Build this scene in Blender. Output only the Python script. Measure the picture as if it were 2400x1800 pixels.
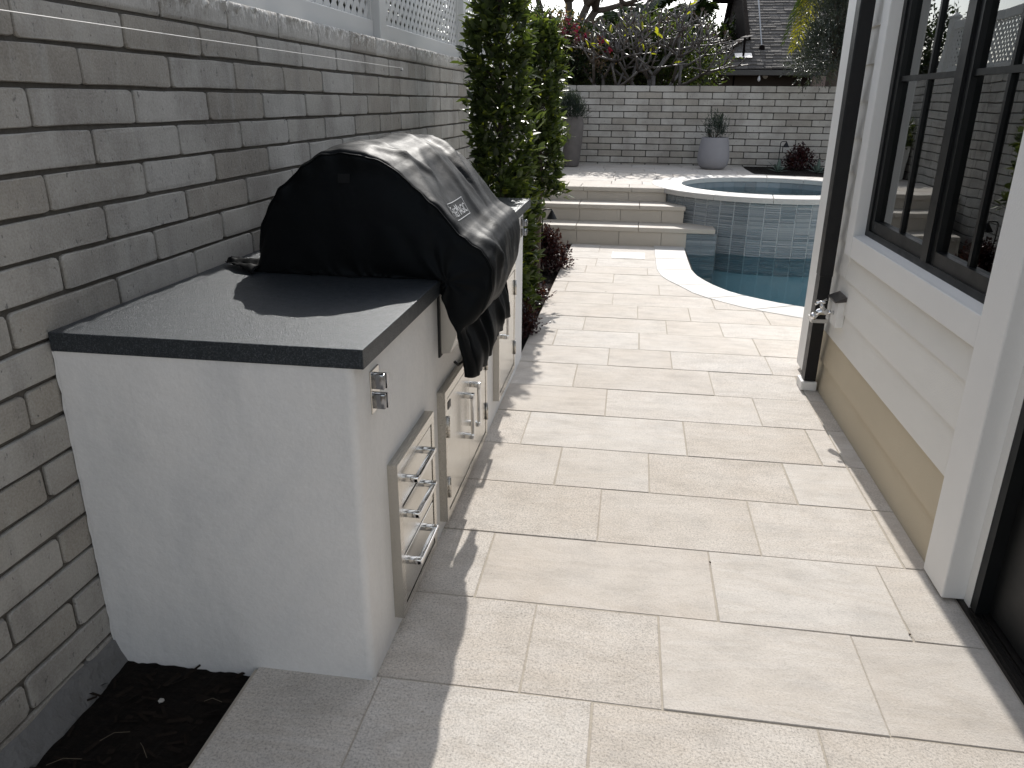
import bpy, bmesh, math, random
import numpy as np
from mathutils import Vector, Matrix, noise
random.seed(7); np.random.seed(7)
for o in list(bpy.data.objects): bpy.data.objects.remove(o)
SC = bpy.context.scene
COL = SC.collection
# ------------------------------------------------------------------ camera
def cam_axes(yaw, pitch, roll):
    cy, sy, cp, sp = math.cos(yaw), math.sin(yaw), math.cos(pitch), math.sin(pitch)
    f = Vector((sy*cp, cy*cp, -sp)); r = Vector((cy, -sy, 0)); d = f.cross(r)
    cr, sr = math.cos(roll), math.sin(roll)
    return cr*r+sr*d, -sr*r+cr*d, f
cr_, cd_, cf_ = cam_axes(-0.1506, 0.3556, -0.0083)
cam_data = bpy.data.cameras.new('camera'); cam = bpy.data.objects.new('camera', cam_data); COL.objects.link(cam)
cam.matrix_world = Matrix(((cr_.x, -cd_.x, -cf_.x, -0.0104), (cr_.y, -cd_.y, -cf_.y, 0.0), (cr_.z, -cd_.z, -cf_.z, 1.5206), (0, 0, 0, 1)))
cam_data.sensor_width = 36.0; cam_data.lens = 36*1784.8/2400; cam_data.clip_start = 0.05; cam_data.clip_end = 2000
SC.camera = cam
# ------------------------------------------------------------------ light
SUN_DIR = Vector((0.035, -1.38, -1.0)).normalized()          # the way the light travels
ELEV = math.asin(-SUN_DIR.z)
world = bpy.data.worlds.new('World'); SC.world = world; world.use_nodes = True
wn = world.node_tree.nodes; wl = world.node_tree.links
sky = wn.new('ShaderNodeTexSky'); sky.sky_type = 'NISHITA'; sky.sun_disc = False
sky.sun_elevation = ELEV; sky.sun_rotation = math.atan2(-SUN_DIR.x, -SUN_DIR.y)
sky.air_density = 1.0; sky.dust_density = 0.9; sky.ozone_density = 1.0
hsv = wn.new('ShaderNodeHueSaturation'); hsv.inputs['Saturation'].default_value = 0.38      # neutral white balance of the shade
wl.new(sky.outputs[0], hsv.inputs['Color']); wl.new(hsv.outputs[0], wn['Background'].inputs[0]); wn['Background'].inputs[1].default_value = 0.15
sd = bpy.data.lights.new('sun', 'SUN'); sd.energy = 2.9; sd.angle = math.radians(0.53); sd.color = (1.0, 0.955, 0.895)
so = bpy.data.objects.new('sun', sd); COL.objects.link(so); so.rotation_euler = SUN_DIR.to_track_quat('-Z', 'Y').to_euler()
SC.view_settings.view_transform = 'Standard'; SC.view_settings.look = 'None'
SC.view_settings.exposure = 0.58; SC.view_settings.gamma = 1.0; SC.view_settings.use_curve_mapping = False
SC.render.engine = 'CYCLES'

# ------------------------------------------------------------------ helpers
class MB:
    def __init__(s): s.v = []; s.f = []
    def add(s, vs, fs):
        o = len(s.v); s.v += [tuple(p) for p in vs]; s.f += [tuple(i+o for i in f) for f in fs]; return s
    def box(s, x0, x1, y0, y1, z0, z1):
        return s.add([(x0,y0,z0),(x1,y0,z0),(x1,y1,z0),(x0,y1,z0),(x0,y0,z1),(x1,y0,z1),(x1,y1,z1),(x0,y1,z1)],
                     [(0,3,2,1),(4,5,6,7),(0,1,5,4),(1,2,6,5),(2,3,7,6),(3,0,4,7)])
    def bbox(s, x0, x1, y0, y1, z0, z1, b=0.004):
        # chamfered box: 24 vertices
        bm = bmesh.new()
        vs = [bm.verts.new(p) for p in [(x0,y0,z0),(x1,y0,z0),(x1,y1,z0),(x0,y1,z0),(x0,y0,z1),(x1,y0,z1),(x1,y1,z1),(x0,y1,z1)]]
        for f in [(0,3,2,1),(4,5,6,7),(0,1,5,4),(1,2,6,5),(2,3,7,6),(3,0,4,7)]: bm.faces.new([vs[i] for i in f])
        bmesh.ops.bevel(bm, geom=list(bm.edges), offset=b, segments=2, affect='EDGES', profile=0.5)
        bm.verts.index_update()
        s.add([v.co[:] for v in bm.verts], [[v.index for v in f.verts] for f in bm.faces]); bm.free(); return s
    def tube(s, pts, rad, n=8, cap=True):
        pts = [Vector(p) for p in pts]; m = len(pts)
        if not hasattr(rad, '__len__'): rad = [rad]*m
        up = Vector((0.13, 0.21, 1)).normalized(); vs = []; fs = []
        prev = None
        for i, p in enumerate(pts):
            t = (pts[min(i+1, m-1)]-pts[max(i-1, 0)])
            if t.length < 1e-9: t = Vector((0, 0, 1))
            t.normalize()
            a = prev if prev is not None else (Vector((1, 0, 0)) if abs(t.x) < 0.8 else Vector((0, 1, 0)))
            a = (a - t*a.dot(t))
            if a.length < 1e-5: a = t.orthogonal()
            a.normalize(); b = t.cross(a); prev = a
            for k in range(n):
                an = 2*math.pi*k/n; vs.append(p + (a*math.cos(an)+b*math.sin(an))*rad[i])
        for i in range(m-1):
            for k in range(n):
                fs.append((i*n+k, i*n+(k+1) % n, (i+1)*n+(k+1) % n, (i+1)*n+k))
        if cap: fs.append(tuple(range(n-1, -1, -1))); fs.append(tuple((m-1)*n+k for k in range(n)))
        return s.add(vs, fs)
    def lathe(s, prof, c, n=32):
        vs = []; fs = []; m = len(prof)
        for r, z in prof:
            for k in range(n):
                a = 2*math.pi*k/n; vs.append((c[0]+r*math.cos(a), c[1]+r*math.sin(a), c[2]+z))
        for i in range(m-1):
            for k in range(n): fs.append((i*n+k, i*n+(k+1) % n, (i+1)*n+(k+1) % n, (i+1)*n+k))
        fs.append(tuple(range(n-1, -1, -1))); fs.append(tuple((m-1)*n+k for k in range(n)))
        return s.add(vs, fs)
    def prism(s, poly, z0, z1, b=0.0):
        # polygon (counter-clockwise) extruded; b = small chamfer of the top edge
        n = len(poly); cx = sum(p[0] for p in poly)/n; cy = sum(p[1] for p in poly)/n
        vs = [(p[0], p[1], z0) for p in poly]
        if b > 0:
            ins = []
            for i in range(n):
                p0 = Vector(poly[i-1][:2]); p = Vector(poly[i][:2]); p1 = Vector(poly[(i+1) % n][:2])
                e0 = (p-p0).normalized(); e1 = (p1-p).normalized()
                nn = Vector((-e0.y, e0.x))+Vector((-e1.y, e1.x))
                d = max(0.35, 1+e0.dot(e1)); ins.append(p+nn*(b/d))
            vs += [(p[0], p[1], z1-b) for p in poly] + [(q.x, q.y, z1) for q in ins]
            rings = 3
        else:
            vs += [(p[0], p[1], z1) for p in poly]; rings = 2
        fs = [tuple(range(n-1, -1, -1)), tuple((rings-1)*n+k for k in range(n))]
        for r in range(rings-1):
            for k in range(n): fs.append((r*n+k, r*n+(k+1) % n, (r+1)*n+(k+1) % n, (r+1)*n+k))
        return s.add(vs, fs)
    def mesh(s, name):
        me = bpy.data.meshes.new(name); me.from_pydata(s.v, [], s.f); me.update(); return me
    def build(s, name, mat, parent=None, smooth=False, kind=None, label=None):
        me = s.mesh(name)
        return link(name, me, mat, parent, smooth, kind, label)
def link(name, me, mat, parent=None, smooth=False, kind=None, label=None):
    if mat is not None and not me.materials: me.materials.append(mat)
    if smooth:
        me.polygons.foreach_set('use_smooth', [True]*len(me.polygons))
    o = bpy.data.objects.new(name, me); COL.objects.link(o)
    if parent is not None: attach(o, parent)
    if kind: o['kind'] = kind
    if label: o['label'] = label
    return o
def wpos(o):
    p = Vector(o.location)
    return p
BASE = {}
def attach(o, parent):
    o.parent = parent
    o.matrix_parent_inverse = Matrix.Translation(-BASE.get(parent.name, Vector((0, 0, 0))))
def thing(name, label, cat, loc=(0, 0, 0), group=None):
    o = bpy.data.objects.new(name, None); COL.objects.link(o); o.location = loc; o.empty_display_size = 0.1
    BASE[o.name] = Vector(loc); return tag(o, label, cat, group)
def tag(o, label, cat, group=None):
    o['label'] = label; o['category'] = cat
    if group: o['group'] = group
    return o
def smooth_angle(o, deg=35):
    me = o.data
    me.polygons.foreach_set('use_smooth', [True]*len(me.polygons))
    bm = bmesh.new(); bm.from_mesh(me)
    a = math.radians(deg)
    for e in bm.edges:
        if len(e.link_faces) == 2 and e.calc_face_angle(0) > a: e.smooth = False
    bm.to_mesh(me); bm.free(); return o

# ------------------------------------------------------------------ materials
class NT:
    def __init__(s, name):
        s.m = bpy.data.materials.new(name); s.m.use_nodes = True; s.n = s.m.node_tree.nodes; s.l = s.m.node_tree.links
        s.b = s.n['Principled BSDF']; s.out = s.n['Material Output']
        s.pos = s.n.new('ShaderNodeNewGeometry').outputs['Position']
    def mapping(s, scale, off=None, vec=None):
        mp = s.n.new('ShaderNodeMapping'); s.l.new(vec if vec is not None else s.pos, mp.inputs[0]); mp.inputs['Scale'].default_value = scale
        if off is not None: s.l.new(off, mp.inputs['Location'])
        return mp.outputs[0]
    def noise(s, scale, detail=4, rough=0.55, vec=None, dist=0.0):
        t = s.n.new('ShaderNodeTexNoise'); t.inputs['Scale'].default_value = scale; t.inputs['Detail'].default_value = detail
        t.inputs['Roughness'].default_value = rough; t.inputs['Distortion'].default_value = dist
        s.l.new(vec if vec is not None else s.pos, t.inputs['Vector']); return t.outputs[0]
    def voro(s, scale, vec=None, feature='F1'):
        t = s.n.new('ShaderNodeTexVoronoi'); t.inputs['Scale'].default_value = scale; t.feature = feature
        s.l.new(vec if vec is not None else s.pos, t.inputs['Vector']); return t.outputs[0]
    def ramp(s, fac, stops, interp='LINEAR'):
        r = s.n.new('ShaderNodeValToRGB'); r.color_ramp.interpolation = interp
        e = r.color_ramp.elements
        while len(e) < len(stops): e.new(0.5)
        for i, (p, c) in enumerate(stops):
            e[i].position = p; e[i].color = (c, c, c, 1) if not hasattr(c, '__len__') else (c[0], c[1], c[2], 1)
        s.l.new(fac, r.inputs[0]); return r.outputs[0]
    def mix(s, fac, a, b, mode='MIX'):
        x = s.n.new('ShaderNodeMix'); x.data_type = 'RGBA'; x.blend_type = mode
        for i, v in ((0, fac), (6, a), (7, b)):
            if isinstance(v, (int, float)) and i == 0: x.inputs[0].default_value = v
            elif isinstance(v, (tuple, list)): x.inputs[i].default_value = (v[0], v[1], v[2], 1)
            elif isinstance(v, (int, float)): x.inputs[i].default_value = (v, v, v, 1)
            else: s.l.new(v, x.inputs[i])
        return x.outputs[2]
    def math(s, op, a, b=None):
        x = s.n.new('ShaderNodeMath'); x.operation = op
        for i, v in ((0, a), (1, b)):
            if v is None: continue
            if isinstance(v, (int, float)): x.inputs[i].default_value = v
            else: s.l.new(v, x.inputs[i])
        return x.outputs[0]
    def rnd(s): return s.n.new('ShaderNodeObjectInfo').outputs['Random']
    def island(s): return s.n.new('ShaderNodeNewGeometry').outputs['Random Per Island']
    def bump(s, h, dist=0.01, strength=1.0, chain=None):
        b = s.n.new('ShaderNodeBump'); b.inputs['Distance'].default_value = dist; b.inputs['Strength'].default_value = strength
        s.l.new(h, b.inputs['Height'])
        if chain is not None: s.l.new(chain, b.inputs['Normal'])
        return b.outputs[0]
    def set(s, color=None, rough=None, metal=None, normal=None, spec=None):
        for k, v in (('Base Color', color), ('Roughness', rough), ('Metallic', metal), ('Normal', normal), ('Specular IOR Level', spec)):
            if v is None: continue
            if isinstance(v, (tuple, list)): s.b.inputs[k].default_value = (v[0], v[1], v[2], 1)
            elif isinstance(v, (int, float)): s.b.inputs[k].default_value = v
            else: s.l.new(v, s.b.inputs[k])
        return s.m
def simple(name, col, rough=0.5, metal=0.0, var=0.08, scale=6, bump=0.0, bscale=80, spec=0.5):
    t = NT(name)
    n = t.noise(scale, 5)
    c = t.mix(n, tuple(max(0, x*(1-var)) for x in col), tuple(min(1, x*(1+var)) for x in col))
    nor = t.bump(t.noise(bscale, 4), bump) if bump > 0 else None
    r = t.ramp(t.noise(scale*2.3, 3), [(0.3, max(0, rough-0.06)), (0.7, min(1, rough+0.06))])
    return t.set(c, r, metal, nor, spec)

def mat_block(name, tone=1.0, streak=1.0, sunlit_crust=False):
    t = NT(name); r = t.rnd()
    base = t.ramp(r, [(0.0, (.35*tone, .315*tone, .26*tone)), (0.2, (.46*tone, .432*tone, .38*tone)), (0.5, (.52*tone, .497*tone, .455*tone)), (0.8, (.46*tone, .438*tone, .395*tone)), (1.0, (.37*tone, .332*tone, .275*tone))])
    big = t.noise(3.1, 5, 0.6); base = t.mix(t.ramp(big, [(0.42, 0.0), (0.68, 0.7)]), base, (.21*tone, .185*tone, .155*tone))
    st = t.noise(1.0, 5, 0.6, t.mapping((16, 16, 2.2)))
    base = t.mix(t.ramp(st, [(0.54, 0.0), (0.70, 0.5*streak)]), base, (.50, .49, .46))
    st2 = t.noise(1.0, 4, 0.6, t.mapping((9, 9, 1.4), None))
    base = t.mix(t.ramp(st2, [(0.3, 0.45*streak), (0.48, 0.0)]), base, (.15, .14, .125))
    pits = t.noise(46, 3, 0.7, t.mapping((1, 1, 0.55)))
    base = t.mix(t.ramp(pits, [(0.30, 0.85), (0.36, 0.0)]), base, (.10, .095, .085))
    gr = t.noise(170, 3, 0.7); base = t.mix(0.22, base, t.ramp(gr, [(0.3, .12), (0.7, .62)]))
    if sunlit_crust:      # lime at the wall top, plus sun glints on its relief, put into the colour
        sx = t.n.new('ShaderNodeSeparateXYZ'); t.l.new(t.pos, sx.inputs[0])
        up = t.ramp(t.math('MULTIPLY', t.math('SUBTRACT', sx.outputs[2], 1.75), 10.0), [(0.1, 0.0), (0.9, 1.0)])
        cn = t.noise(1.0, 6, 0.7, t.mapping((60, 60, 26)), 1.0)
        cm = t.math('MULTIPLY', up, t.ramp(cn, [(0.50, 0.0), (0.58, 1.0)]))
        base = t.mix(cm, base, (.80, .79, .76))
    h = t.mix(0.5, t.ramp(pits, [(0.25, 0.0), (0.42, 1.0)]), gr)
    n1 = t.bump(h, 0.0022); n1 = t.bump(t.noise(24, 5, 0.65), 0.004, 1.0, n1)
    return t.set(base, 0.9, 0, n1, 0.2)
M = {}
M['block'] = mat_block('wall_block_concrete', 0.92, 0.7)
M['block_top'] = mat_block('sunlit_crust_top_block', 0.92, 0.6, True)
M['block_back'] = mat_block('back_wall_block_concrete', 0.95, 0.25)
M['mortar'] = simple('mortar_grey', (.115, .107, .096), 0.95, 0, 0.35, 30, 0.004, 120, 0.1)
M['footing'] = simple('rough_footing_concrete', (.17, .168, .165), 0.95, 0, 0.3, 8, 0.012, 25, 0.2)
def mat_paver():
    t = NT('limestone_paver'); r = t.rnd()
    base = t.ramp(r, [(0.0, (.545, .492, .435)), (0.2, (.625, .583, .535)), (0.4, (.575, .525, .468)), (0.6, (.64, .605, .562)), (0.8, (.595, .545, .49)), (1.0, (.555, .503, .445))])
    off = t.n.new('ShaderNodeCombineXYZ'); t.l.new(t.math('MULTIPLY', r, 37.0), off.inputs[0]); t.l.new(t.math('MULTIPLY', r, 91.0), off.inputs[1])
    v = t.mapping((0.9, 3.2, 1), off.outputs[0])
    ve = t.noise(1.6, 7, 0.62, v, 1.1)
    base = t.mix(t.ramp(ve, [(0.38, 0.0), (0.49, 0.30), (0.53, 0.04), (0.62, 0.34), (0.68, 0.06), (0.8, 0.25)]), base, (.45, .385, .31))
    cl = t.noise(2.6, 4, 0.5, t.mapping((1, 1, 1), off.outputs[0]))
    base = t.mix(t.ramp(cl, [(0.4, 0.0), (0.75, 0.4)]), base, (.66, .635, .60))
    vlarge = t.noise(0.55, 3, 0.5)
    base = t.mix(t.ramp(vlarge, [(0.35, 0.0), (0.8, 0.22)]), base, (.47, .43, .37))
    mot = t.noise(5.5, 8, 0.68, t.mapping((1, 1.6, 1), off.outputs[0]))
    base = t.mix(1.0, base, t.ramp(mot, [(0.25, .80), (0.5, 1.0), (0.75, 1.11)]), 'MULTIPLY')
    gr = t.noise(150, 3, 0.8); gr2 = t.noise(70, 4, 0.7)
    rough_amt = t.ramp(t.math('FRACT', t.math('MULTIPLY', r, 7.31)), [(0.2, 0.35), (0.7, 1.0)])
    sp = t.mix(rough_amt, (1, 1, 1), t.ramp(gr, [(0.34, .58), (0.46, .94), (0.62, 1.14)]))
    base = t.mix(1.0, base, sp, 'MULTIPLY')
    base = t.mix(t.math('MULTIPLY', rough_amt, t.ramp(gr2, [(0.33, .55), (0.40, 0.0)])), base, (.33, .29, .24))
    blk = t.noise(33, 2, 0.5); base = t.mix(t.ramp(blk, [(0.185, 0.7), (0.20, 0.0)]), base, (.08, .07, .06))
    n1 = t.bump(t.ramp(gr, [(0.3, 0), (0.6, 1)]), 0.0007, 0.8); n1 = t.bump(t.noise(6, 5, .6), 0.003, 0.4, n1)
    return t.set(base, 0.75, 0, n1, 0.25)
M['paver'] = mat_paver()
M['grout'] = simple('paver_grout', (.46, .415, .35), 0.95, 0, 0.2, 25, 0.003, 150, 0.1)
M['coping'] = simple('honed_coping_stone', (.515, .50, .475), 0.6, 0, 0.10, 3, 0.0015, 90, 0.35)
M['step'] = simple('step_limestone', (.47, .43, .375), 0.65, 0, 0.14, 2.2, 0.002, 80, 0.3)
M['soil'] = None
def mat_soil():
    t = NT('dark_mulch_soil')
    n = t.noise(38, 6, .7, t.mapping((1, 2.3, 1))); c = t.ramp(n, [(0.3, (.006, .005, .004)), (0.6, (.018, .013, .010)), (0.8, (.04, .03, .022))])
    return t.set(c, 0.95, 0, t.bump(n, 0.03), 0.2)
M['soil'] = mat_soil()
M['mulch_chip'] = simple('mulch_chip', (.016, .011, .008), 0.9, 0, 0.5, 40, 0, 80, 0.2)
M['ground'] = simple('bare_earth', (.16, .12, .08), 0.95, 0, 0.3, 0.8, 0.02, 9, 0.2)
def mat_stucco():
    t = NT('white_smooth_plaster')
    b = t.noise(2.4, 7, 0.62, t.mapping((1, 1, .8)), 0.9)
    c = t.ramp(b, [(0.28, (.68, .68, .68)), (0.45, (.76, .755, .745)), (0.58, (.79, .78, .765)), (0.75, (.82, .81, .795))])
    s = t.noise(1.0, 5, 0.65, t.mapping((5, 5, 1.1)))
    c = t.mix(t.ramp(s, [(0.32, 0.45), (0.52, 0.0)]), c, (.64, .64, .635))
    f = t.noise(90, 3); c = t.mix(0.06, c, t.ramp(f, [(0.3, .3), (0.7, .9)]))
    n1 = t.bump(t.noise(7, 5, .6), 0.012, 0.6); n1 = t.bump(t.noise(130, 2), 0.0012, 0.6, n1)
    return t.set(c, t.ramp(b, [(0.3, .55), (0.7, .75)]), 0, n1, 0.3)
M['stucco'] = mat_stucco()
def mat_granite():
    t = NT('leathered_black_granite')
    g = t.noise(260, 4, .75); g2 = t.noise(45, 4, .6)
    c = t.ramp(g, [(0.32, (.006, .0075, .009)), (0.52, (.018, .021, .025)), (0.66, (.085, .094, .105))])
    n1 = t.bump(g, 0.0020, 1.0); n1 = t.bump(g2, 0.0012, 0.5, n1)
    t.b.inputs['Specular Tint'].default_value = (.82, .92, 1.0, 1)
    return t.set(c, t.ramp(g2, [(0.3, .32), (0.7, .42)]), 0, n1, 0.55)
M['granite'] = mat_granite()
def mat_steel(name, col, rough, br=0.5):
    t = NT(name)
    s = t.noise(1.0, 4, .6, t.mapping((400, 6, 400))); sm = t.noise(7, 5, .6)
    c = t.mix(t.ramp(sm, [(0.35, 0.0), (0.7, 0.5)]), col, tuple(x*0.82 for x in col))
    r = t.ramp(s, [(0.3, rough*0.75), (0.7, rough*1.25)])
    return t.set(c, r, 1.0, t.bump(s, 0.0002, br*.3))
M['steel'] = mat_steel('brushed_stainless_steel', (.60, .585, .55), 0.22)
M['steel_frame'] = mat_steel('stainless_frame', (.60, .575, .53), 0.26)
M['chrome'] = simple('polished_chrome', (.72, .72, .72), 0.09, 1.0, 0.03, 9)
M['chrome_dark'] = simple('dull_chrome', (.28, .29, .31), 0.16, 1.0, 0.05, 9)
M['dark_gap'] = simple('dark_gap', (.015, .015, .016), 0.8)
def mat_cover():
    t = NT('black_vinyl_cover')
    w = t.noise(14, 5, .6); f = t.noise(600, 2, .5)
    c = t.mix(w, (.003, .0033, .0036), (.006, .0065, .007))
    n1 = t.bump(t.noise(9, 4, .55, None, 0.8), 0.008, 0.35); n1 = t.bump(f, 0.0005, 0.5, n1)
    t.b.inputs['Specular Tint'].default_value = (.82, .92, 1.0, 1)
    return t.set(c, t.ramp(w, [(0.3, .46), (0.7, .56)]), 0, n1, 0.085)
M['cover'] = mat_cover()
M['print'] = simple('silver_print', (.42, .43, .44), 0.5)
def mat_siding(name, col):
    t = NT(name); r = t.rnd(); c = t.mix(t.noise(2.5, 4), tuple(x*.96 for x in col), tuple(x*1.03 for x in col))
    c = t.mix(t.math('MULTIPLY', r, .16), c, tuple(x*.70 for x in col))
    sm = t.noise(1.0, 5, .65, t.mapping((2, 2, 9))); c = t.mix(t.ramp(sm, [(.5, 0.0), (.75, .12)]), c, tuple(x*.6 for x in col))
    return t.set(c, .55, 0, t.bump(t.noise(200, 3), .0012), .35)
M['siding'] = mat_siding('white_painted_siding', (.80, .785, .74))
M['siding_tan'] = simple('bare_tan_siding', (.56, .485, .36), 0.7, 0, 0.08, 2.5, 0.0015, 200, 0.25)
M['trim'] = simple('white_painted_trim', (.76, .755, .735), 0.5, 0, 0.03, 4, 0.0008, 120, 0.35)
M['vinyl'] = simple('white_vinyl', (.58, .58, .565), 0.4, 0, 0.03, 3, 0, 80, 0.4)
M['black_frame'] = simple('black_window_frame', (.007, .008, .0085), 0.42, 0, 0.2, 5, 0, 80, 0.25)
M['black_metal'] = simple('black_powder_coat', (.009, .009, .010), 0.45, 0, 0.2, 8, 0.0006, 150, 0.3)
M['bronze'] = simple('dark_bronze_threshold', (.035, .031, .028), 0.4, 0.6, 0.2, 9, 0, 80, 0.5)
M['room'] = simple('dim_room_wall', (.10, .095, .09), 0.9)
def mat_glass():
    t = NT('window_glass'); t.n.remove(t.b)
    fr = t.n.new('ShaderNodeFresnel'); fr.inputs[0].default_value = 1.55
    g = t.n.new('ShaderNodeBsdfGlossy'); g.inputs['Roughness'].default_value = 0.0; g.inputs['Color'].default_value = (.95, .97, .97, 1)
    tr = t.n.new('ShaderNodeBsdfTransparent'); tr.inputs[0].default_value = (.55, .6, .6, 1)
    nb = t.bump(t.noise(2.2, 2, .4), 0.004, 0.35); t.l.new(nb, g.inputs['Normal'])
    mx = t.n.new('ShaderNodeMixShader'); f2 = t.math('MINIMUM', t.math('MULTIPLY', fr.outputs[0], 1.6), 1.0)
    t.l.new(f2, mx.inputs[0]); t.l.new(tr.outputs[0], mx.inputs[1]); t.l.new(g.outputs[0], mx.inputs[2]); t.l.new(mx.outputs[0], t.out.inputs[0])
    return t.m
M['glass'] = mat_glass()
def mat_water(name, tint):
    t = NT(name); t.n.remove(t.b)
    fr = t.n.new('ShaderNodeFresnel'); fr.inputs[0].default_value = 1.33
    g = t.n.new('ShaderNodeBsdfGlossy'); g.inputs['Roughness'].default_value = 0.02
    tr = t.n.new('ShaderNodeBsdfTransparent'); tr.inputs[0].default_value = (*tint, 1)
    nb = t.bump(t.noise(3.5, 3, .5), 0.012, 0.35); t.l.new(nb, g.inputs['Normal']); t.l.new(nb, fr.inputs['Normal'])
    mx = t.n.new('ShaderNodeMixShader'); t.l.new(fr.outputs[0], mx.inputs[0]); t.l.new(tr.outputs[0], mx.inputs[1]); t.l.new(g.outputs[0], mx.inputs[2]); t.l.new(mx.outputs[0], t.out.inputs[0])
    return t.m
M['water'] = mat_water('pool_water', (.80, .95, .97))
M['plaster'] = simple('blue_pool_plaster', (.38, .74, .80), 0.8, 0, 0.1, 4)
def mat_tile():
    t = NT('blue_grey_finger_tile'); r = t.island()
    c = t.ramp(r, [(0.0, (.20, .228, .25)), (0.35, (.31, .342, .366)), (0.6, (.235, .265, .29)), (0.85, (.35, .38, .40)), (1.0, (.27, .30, .322))])
    c = t.mix(1.0, c, t.ramp(t.rnd(), [(0.0, .66), (1.0, .98)]), 'MULTIPLY')
    return t.set(c, t.ramp(t.noise(9, 3), [(0.3, .12), (0.7, .28)]), 0, t.bump(t.noise(20, 3), 0.002, .5), 0.5)
M['tile'] = mat_tile()
M['tile_grout'] = simple('pale_tile_grout', (.56, .59, .61), 0.9)
def mat_leaf(name, c0, c1, c2, trans=0.35, rough=0.32, spec=0.5):
    t = NT(name); r = t.island()
    c = t.ramp(r, [(0.0, c0), (0.55, c1), (0.9, c1), (1.0, c2)])
    t.set(c, rough, 0, None, spec)
    tl = t.n.new('ShaderNodeBsdfTranslucent'); cc = t.mix(1.0, c, (1.7, 1.75, 0.55), 'MULTIPLY'); t.l.new(cc, tl.inputs[0])
    mx = t.n.new('ShaderNodeMixShader'); mx.inputs[0].default_value = trans
    t.l.new(t.b.outputs[0], mx.inputs[1]); t.l.new(tl.outputs[0], mx.inputs[2]); t.l.new(mx.outputs[0], t.out.inputs[0])
    return t.m
M['ficus'] = mat_leaf('ficus_leaf', (.032, .048, .023), (.070, .094, .038), (.22, .25, .06), 0.44, 0.36, 0.42)
M['burgundy'] = mat_leaf('burgundy_leaf', (.016, .006, .008), (.040, .012, .016), (.10, .035, .03), 0.3, 0.33, 0.5)
M['olive'] = mat_leaf('olive_leaf', (.022, .030, .026), (.045, .056, .047), (.11, .125, .105), 0.2, 0.35, 0.5)
M['lavender'] = mat_leaf('grey_green_leaf', (.020, .030, .027), (.040, .055, .048), (.07, .085, .07), 0.2, 0.5, 0.3)
M['agave'] = mat_leaf('agave_leaf', (.10, .15, .13), (.14, .19, .165), (.17, .21, .18), 0.08, 0.5, 0.3)
M['dark_leaf'] = mat_leaf('dark_tree_leaf', (.010, .018, .009), (.022, .036, .014), (.05, .062, .02), 0.32, 0.4, 0.4)
M['yellow_leaf'] = mat_leaf('yellowing_plumeria_leaf', (.20, .24, .03), (.30, .30, .04), (.35, .30, .05), 0.5, 0.4)
M['palm'] = mat_leaf('palm_leaflet', (.014, .028, .012), (.032, .052, .017), (.09, .10, .025), 0.35, 0.30, 0.6)
M['palm_yellow'] = mat_leaf('yellow_palm_leaflet', (.14, .14, .02), (.22, .20, .03), (.28, .24, .04), 0.45, 0.35)
M['bract'] = mat_leaf('magenta_bract', (.17, .012, .06), (.24, .025, .09), (.28, .06, .11), 0.3, 0.5, 0.2)
M['bract_pale'] = mat_leaf('faded_bract', (.13, .115, .07), (.17, .115, .085), (.22, .06, .09), 0.25, 0.5, 0.2)
M['bark'] = simple('grey_bark', (.085, .07, .058), 0.9, 0, 0.35, 18, 0.008, 45, 0.2)
M['plumeria_bark'] = simple('grey_plumeria_bark', (.085, .074, .068), 0.40, 0, 0.3, 14, 0.006, 40, 0.6)
M['pot_grey'] = simple('lilac_grey_glazed_pot', (.26, .255, .27), 0.6, 0, 0.08, 5, 0.002, 60, 0.3)
M['pot_brown'] = simple('weathered_brown_pot', (.13, .118, .112), 0.75, 0, 0.45, 5, 0.006, 25, 0.3)
M['pot_white'] = simple('pale_planter', (.45, .44, .415), 0.7, 0, 0.1, 3)
M['roof'] = None
def mat_roof():
    t = NT('weathered_shingle'); r = t.island()
    c = t.ramp(r, [(0.0, (.085, .078, .074)), (0.5, (.115, .106, .10)), (1.0, (.15, .14, .133))])
    return t.set(c, 0.85, 0, t.bump(t.noise(30, 4), 0.02), 0.3)
M['roof'] = mat_roof()
M['brown_wall'] = simple('dark_brown_house_wall', (.055, .042, .036), 0.85)
M['fascia'] = simple('black_brown_fascia', (.010, .008, .008), 0.95, spec=0.03)
M['gutter'] = simple('dark_gutter', (.05, .046, .044), 0.4)
M['pipe'] = simple('galvanised_pipe', (.5, .5, .5), 0.35, 0.8)
M['brick_post'] = simple('pinkish_chimney_brick', (.22, .17, .15), 0.9, 0, 0.2, 9)
M['bulb'] = simple('clear_bulb', (.7, .7, .72), 0.1)
M['string'] = simple('pale_taut_line', (.62, .61, .58), 0.5)
M['rubber'] = simple('black_strap', (.01, .01, .01), 0.6)
M['stone_chip'] = simple('pale_stone_chip', (.45, .43, .40), 0.9)
M['twig'] = simple('dry_twig', (.13, .105, .075), 0.9)
M['debris'] = simple('dark_debris', (.05, .035, .025), 0.9)

# ------------------------------------------------------------------ ground and paving
XH = 1.10            # face of the house wall
XW = -1.437          # face of the left wall
YB = 13.30           # face of the back wall
ZD = 0.55            # raised deck
SPA = (1.69, 10.2); R_IN = 1.08; R_OUT = 1.46
g = MB()
for (x0, x1, y0, y1) in ((-300, 0.45, -100, 400), (0.45, 5.2, -100, 5.75), (5.2, 300, -100, 400), (0.45, 5.2, 12.2, 400)):
    g.add([(x0, y0, -0.07), (x1, y0, -0.07), (x1, y1, -0.07), (x0, y1, -0.07)], [(0, 1, 2, 3)])
o = g.build('ground', M['ground'], kind='structure')
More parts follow.
